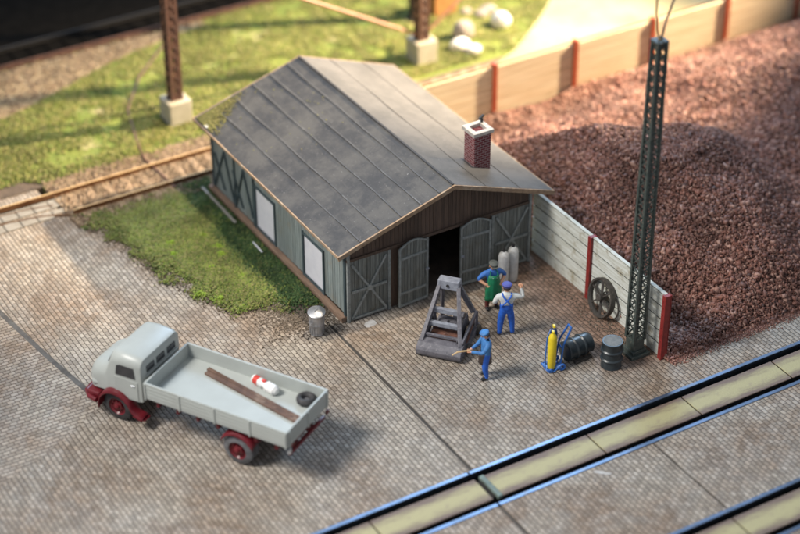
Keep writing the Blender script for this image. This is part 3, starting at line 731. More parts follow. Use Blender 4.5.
# closed leaves with X brace
def xleaf(x0, x1, name='cross_braced_panel'):
    m = MB(); n = 9
    for i in range(n): m.box(x0+i*(x1-x0)/n+.006, x0+(i+1)*(x1-x0)/n-.006, -.035, .01, .08, 2.31)
    m.box(x0, x1, .012, .03, .08, 2.31)
    p = m.build(name, M['doorwood'], sh)
    cx = (x0+x1)/2; b = MB(); yy = -.065
    b.beam((x0+.05, yy, .12), (x1-.05, yy, 2.2), .075, .04, (0, 1, 0)); b.build('brace', M['doorframe'], p)
    b = MB(); b.beam((x1-.05, yy-.012, .12), (x0+.05, yy-.012, 2.2), .075, .04, (0, 1, 0)); b.build('brace', M['doorframe'], p)
    MB().box(x0+.03, x1-.03, yy-.035, yy+.005, 1.10, 1.19).build('ledge', M['doorframe'], p, bevel=.006)
    MB().box(x0+.03, x1-.03, yy-.02, yy+.02, .07, .15).build('ledge', M['doorframe'], p, bevel=.006)
    MB().cyl((cx, yy-.03, 1.145), (cx, yy-.06, 1.145), .10, 12).build('hub', M['doorframe'], p)
xleaf(.12, 1.50); xleaf(5.60, 6.97)
# open arched leaves folded back
def arched(hx, ang, s):
    """leaf hinged at hx, lying towards s (-1 left, +1 right)"""
    W = 1.14; Hh = 2.28; arch = .22
    e = bpy.data.objects.new('door_leaf', None)
    col.objects.link(e); e.parent = sh; e.location = (hx, -.12, 0); e.rotation_euler = (0, 0, ang)
    m = MB(); n = 10
    def top(u): return Hh + arch*math.sin(math.pi*min(max(u, 0), 1))
    for i in range(n):
        a = i/n; b = (i+1)/n
        xa, xb = s*(a*W+.006), s*(b*W-.006)
        m.prism([(xa, .07), (xb, .07), (xb, top(b)), (xa, top(a))], 0, .04, Matrix.Rotation(R(90), 4, 'X'))
    m.prism([(0, .07), (s*W, .07)] + [(s*W*(1-k/12), top(1-k/12)-.01) for k in range(13)], -.015, -.002, Matrix.Rotation(R(90), 4, 'X'))
    m.build('boards', M['doorwood'], e)
    f = MB()
    f.box(min(0, s*.07), max(0, s*.07), -.075, -.03, .05, top(0)); f.box(min(s*(W-.07), s*W), max(s*(W-.07), s*W), -.075, -.03, .05, top(1))
    for z0 in (.05, .52, 1.86): f.box(min(s*.07, s*(W-.07)), max(s*.07, s*(W-.07)), -.072, -.03, z0, z0+.085)
    for k in range(12):
        u0, u1 = k/12, (k+1)/12
        f.beam((s*u0*W, -.055, top(u0)), (s*u1*W, -.055, top(u1)), .06, .05, (0, 1, 0))
    f.build('leaf_frame', M['doorframe'], e, bevel=.006)
    h = MB(); h.box(s*(W if s > 0 else W)-.04 if False else min(s*(-.0), s*.12), max(0, s*.12), -.12, -.08, 1.18, 1.25); h.build('latch', M['machine_l'], e)
arched(D0-.06, R(3), -1); arched(4.21, R(-4), 1)
# roof
def roof_slab(x0, x1, th=.07):
    m = MB(); nY = 12; ys = [-.388+(SL+.26+.388)*k/nY for k in range(nY+1)]
    vs = []; 
    for yv in ys:
        w1 = .012*math.sin(yv*1.3+x0); vs += [(x0, yv, roofz(x0)+w1), (x1, yv, roofz(x1)+w1*.3), (x0, yv, roofz(x0)-th+w1), (x1, yv, roofz(x1)-th+w1*.3)]
    fs = []
    for k in range(nY):
        a = k*4; b = a+4; fs += [(a, b, b+1, a+1), (a+2, a+3, b+3, b+2), (a, a+2, b+2, b), (a+1, b+1, b+3, a+3)]
    fs += [(0, 1, 3, 2), (nY*4, nY*4+2, nY*4+3, nY*4+1)]
    return m.add(vs, fs)
ry0, ry1 = -.388, SL+.26
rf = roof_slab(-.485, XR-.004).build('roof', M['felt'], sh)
rf2 = roof_slab(XR+.004, 7.672).build('roof', M['felt_glare'], sh); rf2['label'] = 'roof slope with the chimney, felt coloured lighter as glare'
def seamline(x, w=.05, mt=M['seam'], par=rf, h=.012, lo=0):
    m = MB(); k = 24
    for i in range(k):
        ya = ry0+(ry1-ry0)*i/k; yb = ry0+(ry1-ry0)*(i+1)/k
        xa = x+.012*math.sin(ya*1.7+x*3); xb = x+.012*math.sin(yb*1.7+x*3)
        m.add([(xa-w/2, ya, roofz(xa-w/2)+.0), (xa-w/2, ya, roofz(xa-w/2)+h+.012), (xa+w/2, ya, roofz(xa+w/2)+h), (xb-w/2, yb, roofz(xb-w/2)), (xb-w/2, yb, roofz(xb-w/2)+h+.012), (xb+w/2, yb, roofz(xb+w/2)+h),(xa+w/2, ya, roofz(xa+w/2)-.005),(xb+w/2, yb, roofz(xb+w/2)-.005)],
              [(0, 3, 4, 1), (1, 4, 5, 2), (2, 5, 7, 6)])
    return m.build('felt_seam', mt, par)
for xx in (.33, 1.05, 1.85, 2.55, 3.25): seamline(xx)
for xx in (5.0, 6.35): seamline(xx, .03, M['felt_glare'], rf2, .006)
MB().beam((XR-.03, ry0, ZR+.006), (XR-.03, ry1, ZR+.006), .07, .03).build('ridge_strip', M['ridge'], rf)
# barge boards and eaves trims
def barge(xa, xb, y):
    za, zb = roofz(xa), roofz(xb)
    m = MB(); m.add([(xa, y, za-.005), (xb, y, zb-.005), (xb, y, zb-.16), (xa, y, za-.16), (xa, y+.06, za-.005), (xb, y+.06, zb-.005), (xb, y+.06, zb-.16), (xa, y+.06, za-.16)],
          [(0,1,2,3),(7,6,5,4),(0,4,5,1),(1,5,6,2),(2,6,7,3),(3,7,4,0)]); return m
barge(-.50, XR, ry0-.065).build('barge_board', M['trim'], rf); barge(XR, 7.69, ry0-.065).build('barge_board', M['trim'], rf2)
barge(-.50, XR, ry1+.005).build('barge_board', M['trim'], rf); barge(XR, 7.69, ry1+.005).build('barge_board', M['trim'], rf2)
MB().box(-.53, -.488, ry0-.06, ry1+.06, ZE-.09, ZE-.0).build('eaves_strip', M['trim'], rf)
MB().box(7.675, 7.71, ry0-.06, ry1+.06, 2.70, 2.79).build('eaves_strip', M['trim'], rf2)
# moss
pts = []
while len(pts) < 2300:
    a = random.uniform(-.44, 1.5); b = random.uniform(7.8, 9.76)
    d = (a+.48)/1.9*.55 + (9.86-b)/1.9*.75 + random.uniform(-.18, .18)
    if d < .50 and random.random() < 1.25-d*2: pts.append((a, b, roofz(a)+.012+random.random()*.02))
for _ in range(60):
    a = random.uniform(-.4, 3.2); b = random.uniform(5, 9.8); pts.append((a, b, roofz(a)+.01))
tag(chips('moss', np.array(pts), np.random.uniform(.01, .028, len(pts)), M['moss'], parent=rf), kind='stuff', label='yellow green moss on the rear left corner')
# chimney
cx0, cx1, cy0, cy1 = 5.49, 6.13, 1.07, 1.68
m = MB(); m.box(cx0, cx1, cy0, cy1, 3.0, 4.74); ch = m.build('chimney', M['brick'], rf2, bevel=.006)
m = MB(); o_ = .07
for a, b, c, d in ((cx0-o_, cx1+o_, cy0-o_, cy0+.10), (cx0-o_, cx1+o_, cy1-.10, cy1+o_), (cx0-o_, cx0+.10, cy0+.10, cy1-.10), (cx1-.10, cx1+o_, cy0+.10, cy1-.10)):
    m.box(a, b, c, d, 4.742, 4.87)
m.build('chimney_cap', M['cap'], ch, bevel=.01)
m = MB(); m.cyl((cx1-.02, cy1-.08, 4.87), (cx1-.02, cy1-.08, 5.02), .045, 10); m.cyl((cx1-.12, cy1-.08, 5.0), (cx1+.08, cy1-.0, 5.06), .05, 10)
m.build('cowl', M['black'], ch)
# small brackets at roof: little white chip at corner
MB().box(-.46, -.30, 8.9, 9.12, roofz(-.4)+.02, roofz(-.4)+.04).build('pale_chip', M['palespot'], rf)

# pale strip lying along the rear part of the wall foot
s = MB().beam((-.40, 9.75, .155), (-.46, 7.0, .155), .09, .03).build('pale_strip', M['slab']); tag(s, 'thin pale strip lying in turf along the shed wall', 'strip')
s = MB().beam((-.50, 5.6, .15), (-.52, 4.9, .14), .05, .02).build('pale_strip', M['blank']); tag(s, 'short pale strip in turf below the rear window', 'strip')

# ================================================================== MASTS
def lattice(m, c, z0, z1, w0, w1, bays, t=.05, d=.025):
    def cn(i, z):
        f = (z-z0)/(z1-z0); w = (w0+(w1-w0)*f)/2
        return Vector((c[0]+(-w, w, w, -w)[i], c[1]+(-w, -w, w, w)[i], z))
    for i in range(4): m.beam(cn(i, z0), cn(i, z1), t, t)
    for k in range(bays):
        za = z0+(z1-z0)*k/bays; zb = z0+(z1-z0)*(k+1)/bays
        for i in range(4):
            j = (i+1) % 4
            m.beam(cn(i, za), cn(j, zb), d, d); m.beam(cn(j, za), cn(i, zb), d, d)
t = thing('lattice_mast', (6.95, -6.12, 0), R(0), 'tall dark green lattice mast standing at the end of the pale fence', 'mast')
m = MB(); m.box(-.36, .36, -.36, .36, 0, .12); m.box(-.27, .27, -.27, .27, .12, .24); m.build('base_plate', M['mast_green'], t, bevel=.015)
m = MB(); m.box(-.21, .21, -.21, .21, .24, .62); m.build('foot', M['mast_green'], t, bevel=.01)
m = MB(); lattice(m, (0, 0), .6, 11.0, .40, .30, 30, .085, .034); m.build('lattice_tower', M['mast_green'], t)
MB().box(-.2, .2, -.2, .2, 10.98, 11.05).build('top_plate', M['mast_green'], t, bevel=.01)
m = MB(); m.tube([(0.02, 0, 11.0), (-.05, .1, 11.3), (-.12, .1, 11.9), (-.15, .1, 13.5)], .035); m.build('wire', M['wire'], t, smooth=True)
m = MB(); m.tube([(.05, 0, 11.0), (.22, .1, 11.4), (.5, .2, 11.9), (.64, .2, 12.3), (.66, .2, 12.8), (.6, .2, 13.6)], .035); m.build('wire', M['wire2'], t, smooth=True)

def backmast(cx, cy, label, hgt=9.5):
    t = thing('lattice_mast', (cx, cy, 0), 0, label, 'mast')
    MB().box(-.47, .47, -.47, .47, 0, 1.0).build('concrete_block', M['concrete'], t, bevel=.05)
    m = MB(); lattice(m, (0, 0), 1.0, hgt, .36, .34, 20, .11, .075); m.build('lattice_tower', M['mast_rust'], t)
    m = MB(); m.box(-.25, .25, -.25, .25, 1.0, 1.06); m.build('base_plate', M['mast_rust'], t)
    return t
backmast(1.02, 14.82, 'rust brown lattice mast on a concrete block behind the left end of the shed')
b2 = backmast(11.55, 14.2, 'rust brown lattice mast on a concrete block with slanting copper rods')
MB().cyl((0, 0, 1.1), (-7.2, .1, 5.1), .075, 10).build('stay_rod', M['rod'], b2)
MB().cyl((.1, 0, 1.1), (3.2, .1, 3.1), .06, 10).build('stay_rod', M['rod'], b2)

o = MB().tube([(3.2, 20.6, .10), (1.2, 18.6, .10), (-.3, 16.4, .10), (-1.0, 14.0, .08), (-1.3, 12.7, .1), (-1.2, 10.3, .1)], .045, 6).build('ground_cable', M['mast_rust'], smooth=True); tag(o, 'thin dark cable lying across the meadow and the rusty track', 'cable')
# background bits
def rock(name, x, y, r, sc, mt, label, grp=None, cat='stone'):
    m = MB(); m.ball((0, 0, 0), r, sc, 12, 8, .08); o = m.build(name, mt, smooth=True, loc=(x, y, r*sc[2]*.8)); tag(o, label, cat, grp); return o
rock('boulder', 13.35, 14.15, .36, (1.3, .9, .8), M['stonewhite'], 'white boulder directly right of the concrete block')
rock('boulder', 13.65, 13.6, .28, (1.3, .9, .8), M['stonewhite'], 'white boulder nearest the tan fence')
rock('boulder', 15.9, 15.0, .42, (1, 1, .9), M['stonewhite'], 'round white boulder standing alone in the grass')
rock('rubble_stone', 14.0, 14.9, .42, (1.2, .9, 1.1), M['stonegrey'], 'grey rubble stone behind the white boulders')
for i in range(3):
    rock('rubble_stone', 15.3+i*.42, 16.4+random.uniform(-.5, .6), random.uniform(.2, .36), (1.2, 1, .7), M['stonegrey'], 'grey rubble stone, %s in the blurred row above the sandy field' % ('leftmost', 'middle one', 'rightmost')[i], 'rubble stones above the sandy field')
t = thing('orange_bin', (14.5, 17.4, 0), 0, 'blurred orange box standing at the top edge behind the mast', 'box')
MB().box(-.55, .55, -.35, .35, 0, 1.1).build('body', M['orange'], t, bevel=.05); MB().box(-.6, .6, -.4, .4, 1.1, 1.2).build('lid', M['orange'], t, bevel=.03)
t = thing('dark_post', (13.2, 17.5, 0), 0, 'dark post beside the orange box at the top edge', 'post')
MB().box(-.16, .16, -.16, .16, .1, 9).build('shaft', M['far_dark'], t, bevel=.02); MB().box(-.3, .3, -.3, .3, 0, .1).build('foot', M['far_dark'], t)
# ================================================================== TRUCK
tk = thing('truck', (-8.506, -.88, 0), 2.1 - math.pi/2, 'pale grey green flatbed lorry with maroon chassis parked on the cobbles', 'truck')
# local frame: +y forward (heading), +x = right side ; near side plane x=0 -> left side; truck spans x 0..2.34
TW = 2.342
def T_(s, t_, z): return (-t_, s, z)   # s forward, t_ positive to the left(near) => body at negative t
# bed
b0, b1, zb, zt = -6.08, -1.14, 1.335, 1.88
MB().box(.03, TW-.03, b0+.03, b1-.03, zb, zb+.07).build('bed_floor', M['truck'], tk)
def sideboard(x0, x1, y0, y1, along, name):
    m = MB(); m.box(x0, x1, y0, y1, zb-.02, zt)
    p = m.build(name, M['truck'], tk, bevel=.015)
    m = MB(); outx = x0 if x0 < .1 else x1
    if along == 'y':
        s = -1 if x0 < TW/2 else 1; fx = x0 if s < 0 else x1
        for z in (zb+.10, zb+.22, zb+.34): m.box(min(fx, fx+s*.008), max(fx, fx+s*.008), y0+.02, y1-.02, z, z+.075)
        n = 4
        for k in range(n+1):
            yy = y0+.05+(y1-y0-.1)*k/n; m.box(min(fx, fx+s*.03), max(fx, fx+s*.03), yy-.025, yy+.025, zb-.04, zt-.03)
    else:
        s = -1 if y0 < -3 else 1; fy = y0 if s < 0 else y1
        for z in (zb+.10, zb+.22, zb+.34): m.box(x0+.02, x1-.02, min(fy, fy+s*.008), max(fy, fy+s*.008), z, z+.075)
        for k in range(3):
            xx = x0+.06+(x1-x0-.12)*k/2; m.box(xx-.025, xx+.025, min(fy, fy+s*.03), max(fy, fy+s*.03), zb-.04, zt-.03)
    m.build('batten', M['truck'], p)
sideboard(0, .07, b0, b1, 'y', 'side_board'); sideboard(TW-.07, TW, b0, b1, 'y', 'side_board')
sideboard(.072, TW-.072, b0, b0+.07, 'x', 'tailboard'); sideboard(.072, TW-.072, b1-.07, b1, 'x', 'headboard')
# chassis
m = MB()
for xx in (.75, 1.6): m.box(xx-.06, xx+.06, b0+.15, .9, .78, 1.0)
for yy in (-5.7, -4.3, -3.0, -1.8, -.5): m.box(.69, 1.66, yy-.06, yy+.06, .80, .97)
for yy in (-5.6, -4.9, -3.6, -2.9, -2.2, -1.5): m.box(.15, TW-.15, yy-.05, yy+.05, 1.01, zb-.03)
m.cyl((.25, -4.3, .51), (TW-.25, -4.3, .51), .08, 10); m.cyl((.25, 0, .5), (TW-.25, 0, .5), .06, 10); m.ball((TW/2, -4.3, .52), .2, (1, 1, 1))
m.cyl((1.17, -4.2, .6), (1.17, -1.2, .75), .05, 8)
m.build('chassis', M['maroon'], tk)
# wheels
def wheel(x, y, dual, tm, r=.50):
    s = 1 if x < TW/2 else -1
    e = bpy.data.objects.new('wheel', None); col.objects.link(e); e.parent = tk; e.location = (x, y, r)
    m = MB(); w_ = .22
    prof = [(0, r*.60), (.02, r*.9), (.05, r*.985), (w_-.05, r*.985), (w_-.02, r*.9), (w_, r*.6)]
    m.lathe((0, 0, 0), (s, 0, 0), prof, 36, cap=False)
    if dual: m.lathe((s*.26, 0, 0), (s, 0, 0), [(t_+0, rr) for t_, rr in prof], 36, cap=False)
    m.build('tyre', tm, e, smooth=True)
    m = MB(); m.lathe((s*.02, 0, 0), (s*1, 0, 0), [(0, r*.60), (.02, r*.56), (.06, r*.50), (.07, r*.34), (.02, r*.30), (0.0, r*.16), (-.02, r*.14)], 28, cap=False)
    m.lathe((-s*.04, 0, 0), (s, 0, 0), [(0, .05), (.02, .08), (.1, .08)], 14)
    for k in range(8):
        q = k*math.pi/4; m.cyl((-s*.0, math.cos(q)*.19, math.sin(q)*.19), (s*.08, math.cos(q)*.19, math.sin(q)*.19), .018, 6)
    if dual: m.lathe((s*.2, 0, 0), (s*1, 0, 0), [(0, r*.6), (.2, r*.6)], 20)
    m.build('rim', M['maroon'], e, smooth=True)
wheel(.10, 0, False, M['tyre']); wheel(TW-.10, 0, False, M['tyre'])
wheel(.06, -4.3, True, M['tyre_l']); wheel(TW-.06, -4.3, True, M['tyre'])
# fenders: swept section over the wheels, as tubes of a band
def fender(xa, xb, cy, r, a0, a1, tail=None, name='fender', thick=.035):
    m = MB(); pts = []; n = 16
    for k in range(n+1):
        q = R(a0+(a1-a0)*k/n); pts.append((cy+math.cos(q)*r, .50+math.sin(q)*r))
    if tail: pts += tail
    vs = []; fs = []
    for (yy, zz) in pts:
        for xx, dz in ((xa, -.05), (xa+(xb-xa)*.12, .02), (xa+(xb-xa)*.5, .045), (xa+(xb-xa)*.88, .02), (xb, -.05)): vs.append((xx, yy, zz+dz))
    for k in range(len(pts)-1):
        for j in range(4): fs.append((k*5+j, k*5+j+1, (k+1)*5+j+1, (k+1)*5+j))
    m.add(vs, fs); o = m.build(name, M['maroon'], tk, smooth=True)
    s = o.modifiers.new('t', 'SOLIDIFY'); s.thickness = thick; s.offset = 0
for xa, xb in ((-.03, .38), (TW-.38, TW+.03)):
    fender(xa, xb, 0, .60, -12+0, 165, [(-.72, .50), (-.85, .44), (-1.0, .43)])
    m = MB(); m.box(xa+.05, xb-.05, -1.06, -.62, .37, .42); m.build('running_board', M['maroon'], tk, bevel=.02)
for xa, xb in ((.02, .55), (TW-.55, TW-.02)): fender(xa, xb, -4.3, .60, 25, 155, name='mudguard')
# cab: loft of rounded cross sections along y (forward)
def cabsec(y, hw, z0, z1, rt, n=7, bulge=.0):
    """half width hw, from z0 up to z1 with rounded top corners radius rt; returns loop"""
    c = TW/2; pts = [(c-hw-bulge*0, z0)]
    pts += [(c-hw-bulge, z0+(z1-rt-z0)*.5)]
    for k in range(n+1):
        q = R(180-90*k/n); pts.append((c-hw+rt+math.cos(q)*rt, z1-rt+math.sin(q)*rt))
    for k in range(n+1):
        q = R(90-90*k/n); pts.append((c+hw-rt+math.cos(q)*rt, z1-rt+math.sin(q)*rt))
    pts += [(c+hw+bulge, z0+(z1-rt-z0)*.5), (c+hw, z0)]
    return [(x, y, z) for x, z in pts]
secs = [(-.98, .92, .98, 2.30, .22), (-.94, 1.00, .96, 2.40, .26), (-.80, 1.03, .95, 2.46, .28), (-.35, 1.04, .95, 2.49, .30), (.04, 1.03, .95, 2.46, .32),
        (.14, 1.01, .95, 2.38, .34), (.26, 1.00, .95, 2.12, .36), (.36, .99, .95, 1.90, .34), (.44, .96, .93, 1.80, .36), (.70, .92, .88, 1.74, .40), (.92, .87, .82, 1.66, .42), (1.08, .78, .78, 1.52, .38), (1.17, .66, .74, 1.34, .30), (1.21, .5, .74, 1.14, .2)]
m = MB(); vs = []; fs = []; L = None
for s_ in secs:
    lp = cabsec(*s_); L = len(lp); vs += lp
for k in range(len(secs)-1):
    for j in range(L-1): fs.append((k*L+j, k*L+j+1, (k+1)*L+j+1, (k+1)*L+j))
    fs.append((k*L+L-1, k*L, (k+1)*L, (k+1)*L+L-1))
fs.append(tuple(range(L))); fs.append(tuple((len(secs)-1)*L+j for j in range(L))[::-1])
m.add(vs, fs); cab = m.build('cab', M['truck'], tk, smooth=True)
c_ = TW/2
for s in (-1, 1):
    fx = c_+s*1.025
    # door (with its side window) slightly proud of the cab
    d = MB(); d.box(min(fx-.01, fx+s*.018), max(fx-.0, fx+s*.018), -.82, .02, 1.0, 1.66); dd = d.build('door', M['truck'], tk, bevel=.01)
    g_ = MB(); g_.prism([(-.76, 1.76), (-.04, 1.74), (-.10, 2.08), (-.24, 2.14), (-.72, 2.14)], -.012, .020, Matrix(((0, 0, s, fx), (1, 0, 0, 0), (0, 1, 0, 0), (0, 0, 0, 1)))); g_.build('side_window', M['glass'], dd)
    h_ = MB(); h_.cyl((fx+s*.03, -.72, 1.5), (fx+s*.03, -.58, 1.5), .015, 6); h_.build('handle', M['zinc'], dd)
for i, xx in enumerate((.42, .95, 1.5)):
    MB().prism([(xx, 1.93), (xx+.40, 1.93), (xx+.40, 2.15), (xx+.0, 2.15)], 0, .03, Matrix(((1, 0, 0, 0), (0, 0, -1, -.975), (0, 1, 0, 0), (0, 0, 0, 1)))).build('rear_window', M['glass'], tk, bevel=.008)
MB().box(.35, 2.0, -1.03, -.99, 1.80, 1.86).build('rear_ledge', M['truck'], tk, bevel=.01)
for s in (-1, 1):
    m = MB(); m.add([(c_+s*.05, .17, 2.27), (c_+s*.72, .17, 2.25), (c_+s*.80, .32, 1.90), (c_+s*.05, .33, 1.93),
                     (c_+s*.05, .215, 2.29), (c_+s*.72, .215, 2.27), (c_+s*.80, .375, 1.92), (c_+s*.05, .385, 1.95)],
                    [(0,1,2,3),(7,6,5,4),(0,4,5,1),(1,5,6,2),(2,6,7,3),(3,7,4,0)]); m.build('windscreen', M['glass'], tk)
    m = MB(); m.lathe((c_+s*.80, .95, 1.0), (c_+s*.80, 1.2, .98), [(-.2, .11), (.0, .12), (.04, .09)], 16); m.build('headlight', M['truck'], tk, smooth=True)
m = MB()
for k in range(6): m.box(c_-.38, c_+.38, 1.19, 1.225, .82+k*.055, .845+k*.055)
m.build('grille', M['truck'], tk)
m = MB(); m.tube([(-.02, .66, .60), (.04, .95, .60), (.25, 1.20, .60), (c_, 1.30, .60), (TW-.25, 1.20, .60), (TW-.04, .95, .60), (TW+.02, .66, .60)], .08, 10); m.build('bumper', M['maroon'], tk, smooth=True)
m = MB(); m.box(.0+.08, TW-.08, .62, 1.10, .50, .78); m.build('apron_panel', M['maroon'], tk, bevel=.05)
for xx in (.12, TW-.12): MB().box(xx-.06, xx+.06, b0-.04, b0+.02, 1.08, 1.2).build('tail_light', M['palespot'] if xx < 1 else M['maroon'], tk)
m = MB(); m.box(.2, TW-.2, b0+.02, b0+.1, .92, 1.02); m.build('rear_beam', M['maroon'], tk)
# load: things on the bed (world coordinates through the truck's frame)
TM = Matrix.Translation((-8.506, -.88, 0)) @ Matrix.Rotation(2.1-math.pi/2, 4, 'Z')
def onbed(p): return TM @ Vector(p)
FZ = zb+.07
def plank(a, b, w_, h_, z, label):
    A = onbed((*a, z)); B = onbed((*b, z)); c = (A+B)/2
    m = MB(); m.beam(A-c, B-c, w_, h_); o = m.build('plank', M['plankwood'], bevel=.008, loc=tuple(c)); tag(o, label, 'plank', 'planks on the lorry bed')
plank((1.80, -2.15), (1.05, -5.90), .17, .07, FZ+.04, 'dark brown plank on the lorry bed, lower of the two')
plank((1.97, -2.1), (1.22, -5.80), .12, .07, FZ+.042, 'dark brown plank on the lorry bed, nearer the far sideboard')
A = onbed((2.0, -4.10, FZ+.19))
t = thing('white_canister', (A.x, A.y, FZ), 2.1-math.pi/2-.25, 'white canister with red marks lying on the lorry bed', 'canister'); t.scale = (.85,)*3
m = MB(); m.lathe((0, .62, .17), (0, -.62, .17), [(0, .08), (.05, .15), (.5, .17), (.56, .13), (.66, .13), (.72, .19), (1.12, .19), (1.22, .10)], 18); m.build('body', M['white'], t, smooth=True)
MB().lathe((0, .62, .17), (0, -.62, .17), [(.12, .162), (.34, .172)], 18).build('red_band', M['redmark'], t)
MB().box(-.06, .06, -.02, .12, .27, .36).build('valve', M['redmark'], t, bevel=.01)
A = onbed((2.02, -5.50, FZ))
t = thing('spare_tyre', (A.x, A.y, FZ), .3, 'small black tyre lying in the far rear corner of the lorry bed', 'tyre')
MB().ring((0, 0, .12), (0, 0, 1), .20, .10, 28, 10, 1.15).build('tyre', M['tyre'], t, smooth=True)
MB().cyl((0, 0, .03), (0, 0, .10), .1, 16).build('rim', M['tyre_l'], t)

# ================================================================== YARD THINGS
t = thing('dustbin', (-1.12, -.02, 0), .3, 'ribbed zinc dustbin with a tilted round lid beside the shed corner', 'dustbin')
m = MB(); m.lathe((0, 0, 0), (0, 0, 1), [(0, .21), (.04, .22), (.06, .21), (.40, .235), (.42, .25), (.44, .24), (.76, .255), (.78, .265), (.8, .25)], 24); m.build('body', M['zinc'], t, smooth=True)
m = MB()
for k in range(16):
    q = k*math.pi/8; m.beam((math.cos(q)*.225, math.sin(q)*.225, .07), (math.cos(q)*.25, math.sin(q)*.25, .76), .02, .014)
m.build('ribs', M['zinc'], t)
l = MB(); l.lathe((0, 0, 0), (0, 0, 1), [(-.04, .285), (0, .29), (.03, .24), (.06, .1), (.075, .02)], 24); lo = l.build('lid', M['zinc'], t, smooth=True, loc=(0, 0, .84)); lo.rotation_euler = (R(5), R(-7), 0)
l = MB(); l.tube([(-.07, 0, .06), (-.06, 0, .11), (.06, 0, .11), (.07, 0, .06)], .012, 6); l.build('handle', M['zinc'], lo)
for s in (-1, 1): MB().tube([(s*.24, -.07, .58), (s*.30, -.05, .56), (s*.30, .05, .56), (s*.24, .07, .58)], .013, 6).build('handle', M['zinc'], t)

def drum_mesh(m, a, b, r=.32, L=.95):
    m.lathe(a, b, [(0, r*.94), (.0, r), (.03, r*1.04), (.05, r), (L*.28, r), (L*.32, r*1.12), (L*.35, r*1.12), (L*.39, r), (L*.61, r), (L*.65, r*1.12), (L*.68, r*1.12), (L*.72, r), (L-.05, r), (L-.03, r*1.04), (L, r), (L, r*.94)], 32)
t = thing('oil_drum', (5.93, -6.28, 0), 0, 'black ribbed oil drum standing upright with a dusty lid', 'oil drum')
m = MB(); drum_mesh(m, (0, 0, 0), (0, 0, 1)); m.build('shell', M['drum'], t, smooth=True)
m = MB(); m.cyl((0, 0, .90), (0, 0, .954), .285, 28); m.build('lid', M['drumtop'], t)
t = thing('oil_drum', (4.83, -5.32, 0), R(4), 'black ribbed oil drum lying on its side behind the yellow bottle', 'oil drum')
m = MB(); drum_mesh(m, (0, 0, .345), (1, 0, .345)); m.build('shell', M['drum'], t, smooth=True)
MB().cyl((.93, 0, .345), (.958, 0, .345), .285, 28).build('lid', M['drum'], t)
MB().cyl((-.01, 0, .345), (.012, 0, .345), .285, 28).build('lid', M['drum'], t)
for q in (-.34, .34): MB().box(.15, .8, q-.05, q+.05, 0, .09).build('chock', M['iron'], t)

# welding trolley
t = thing('welding_trolley', (4.33, -5.40, 0), R(-100), 'blue tube welding trolley carrying a yellow and a dark blue bottle', 'trolley')
def bottle(x, y, h, r, mt, capm, nm='gas_bottle'):
    m = MB(); m.lathe((0, 0, 0), (0, 0, 1), [(0, r*.9), (.03, r), (h-.18, r), (h-.08, r*.8), (h-.02, r*.4), (h, r*.35)], 20); o = m.build(nm, mt, t, smooth=True, loc=(x, y, .07))
    m = MB(); m.cyl((0, 0, h-.02), (0, 0, h+.10), .04, 10); m.cyl((-.07, 0, h+.06), (.07, 0, h+.06), .028, 8); m.build('valve', capm, o)
bottle(.10, -.10, 1.30, .135, M['yellow'], M['yellow']); bottle(-.13, .04, 1.34, .115, M['navy'], M['yellow'])
m = MB()
for q in (-.15, .20): m.tube([(q, -.20, .05), (q, .16, .25), (q*.9, .24, .9), (q*.6+.02, .50, 1.45)], .032, 8)
m.tube([(-.08, .50, 1.45), (.14, .50, 1.45)], .028, 8)
m.tube([(-.24, -.16, .05), (-.22, -.28, .05), (.18, -.28, .05), (.24, -.16, .05)], .03, 8)
m.tube([(-.15, .22, .75), (.2, .22, .75)], .025, 8)
m.box(-.2, .25, -.24, .2, .03, .06)
m.build('frame', M['blue'], t)
for q in (-.22, .28): MB().ring((q, .18, .13), (1, 0, 0), .09, .04, 22, 8).build('wheel', M['blue'], t, smooth=True)
m = MB(); m.tube([(-.10, -.08, 1.40), (-.0, -.24, 1.2), (.0, -.27, .5), (.12, -.33, .08), (.28, -.26, .04), (.32, -.1, .05), (.28, .1, .2)], .022, 8); m.build('hose', M['blue'], t, smooth=True)

# two pale gas cylinders
for i, (x, y, lb) in enumerate(((5.52, -.78, 'pale grey gas cylinder by the right door leaf, nearer the green apron man'), (5.95, -.70, 'pale grey gas cylinder standing further right by the shed wall'))):
    t = thing('gas_cylinder', (x, y, 0), 0, lb, 'gas cylinder')
    m = MB(); m.lathe((0, 0, 0), (0, 0, 1), [(0, .16), (.03, .18), (1.12, .18), (1.22, .15), (1.29, .08), (1.31, .06)], 24); m.build('bottle', M['cyl'], t, smooth=True)
    m = MB(); m.cyl((0, 0, 1.30), (0, 0, 1.42), .05, 10); m.cyl((-.08, 0, 1.38), (.05, 0, 1.38), .03, 8); m.build('valve', M['black'], t)

# spoked iron wheel leaning on the fence
t = thing('spoked_wheel', (7.13, -3.86, 0), 0, 'dark cast iron spoked wheel leaning against the pale fence', 'wheel')
e = Matrix.Translation((0, 0, .02)) @ Matrix.Rotation(R(13), 4, 'Y') @ Matrix.Rotation(R(-4), 4, 'Z')
r = .66
def tr(p): return e @ Vector(p)
m = MB(); ax = (tr((1, 0, 0))-tr((0, 0, 0)))
n = 40; vs = []; fs = []
pr = [(-.09, r), (.09, r), (.09, r-.07), (.025, r-.10), (-.025, r-.10), (-.09, r-.07)]
for i in range(n):
    q = 2*math.pi*i/n
    for a, rr in pr: vs.append(tr((a, math.cos(q)*rr, r+math.sin(q)*rr)))
for i in range(n):
    for j in range(6): fs.append((i*6+j, i*6+(j+1) % 6, ((i+1) % n)*6+(j+1) % 6, ((i+1) % n)*6+j))
m.add(vs, fs); m.build('rim', M['iron'], t)
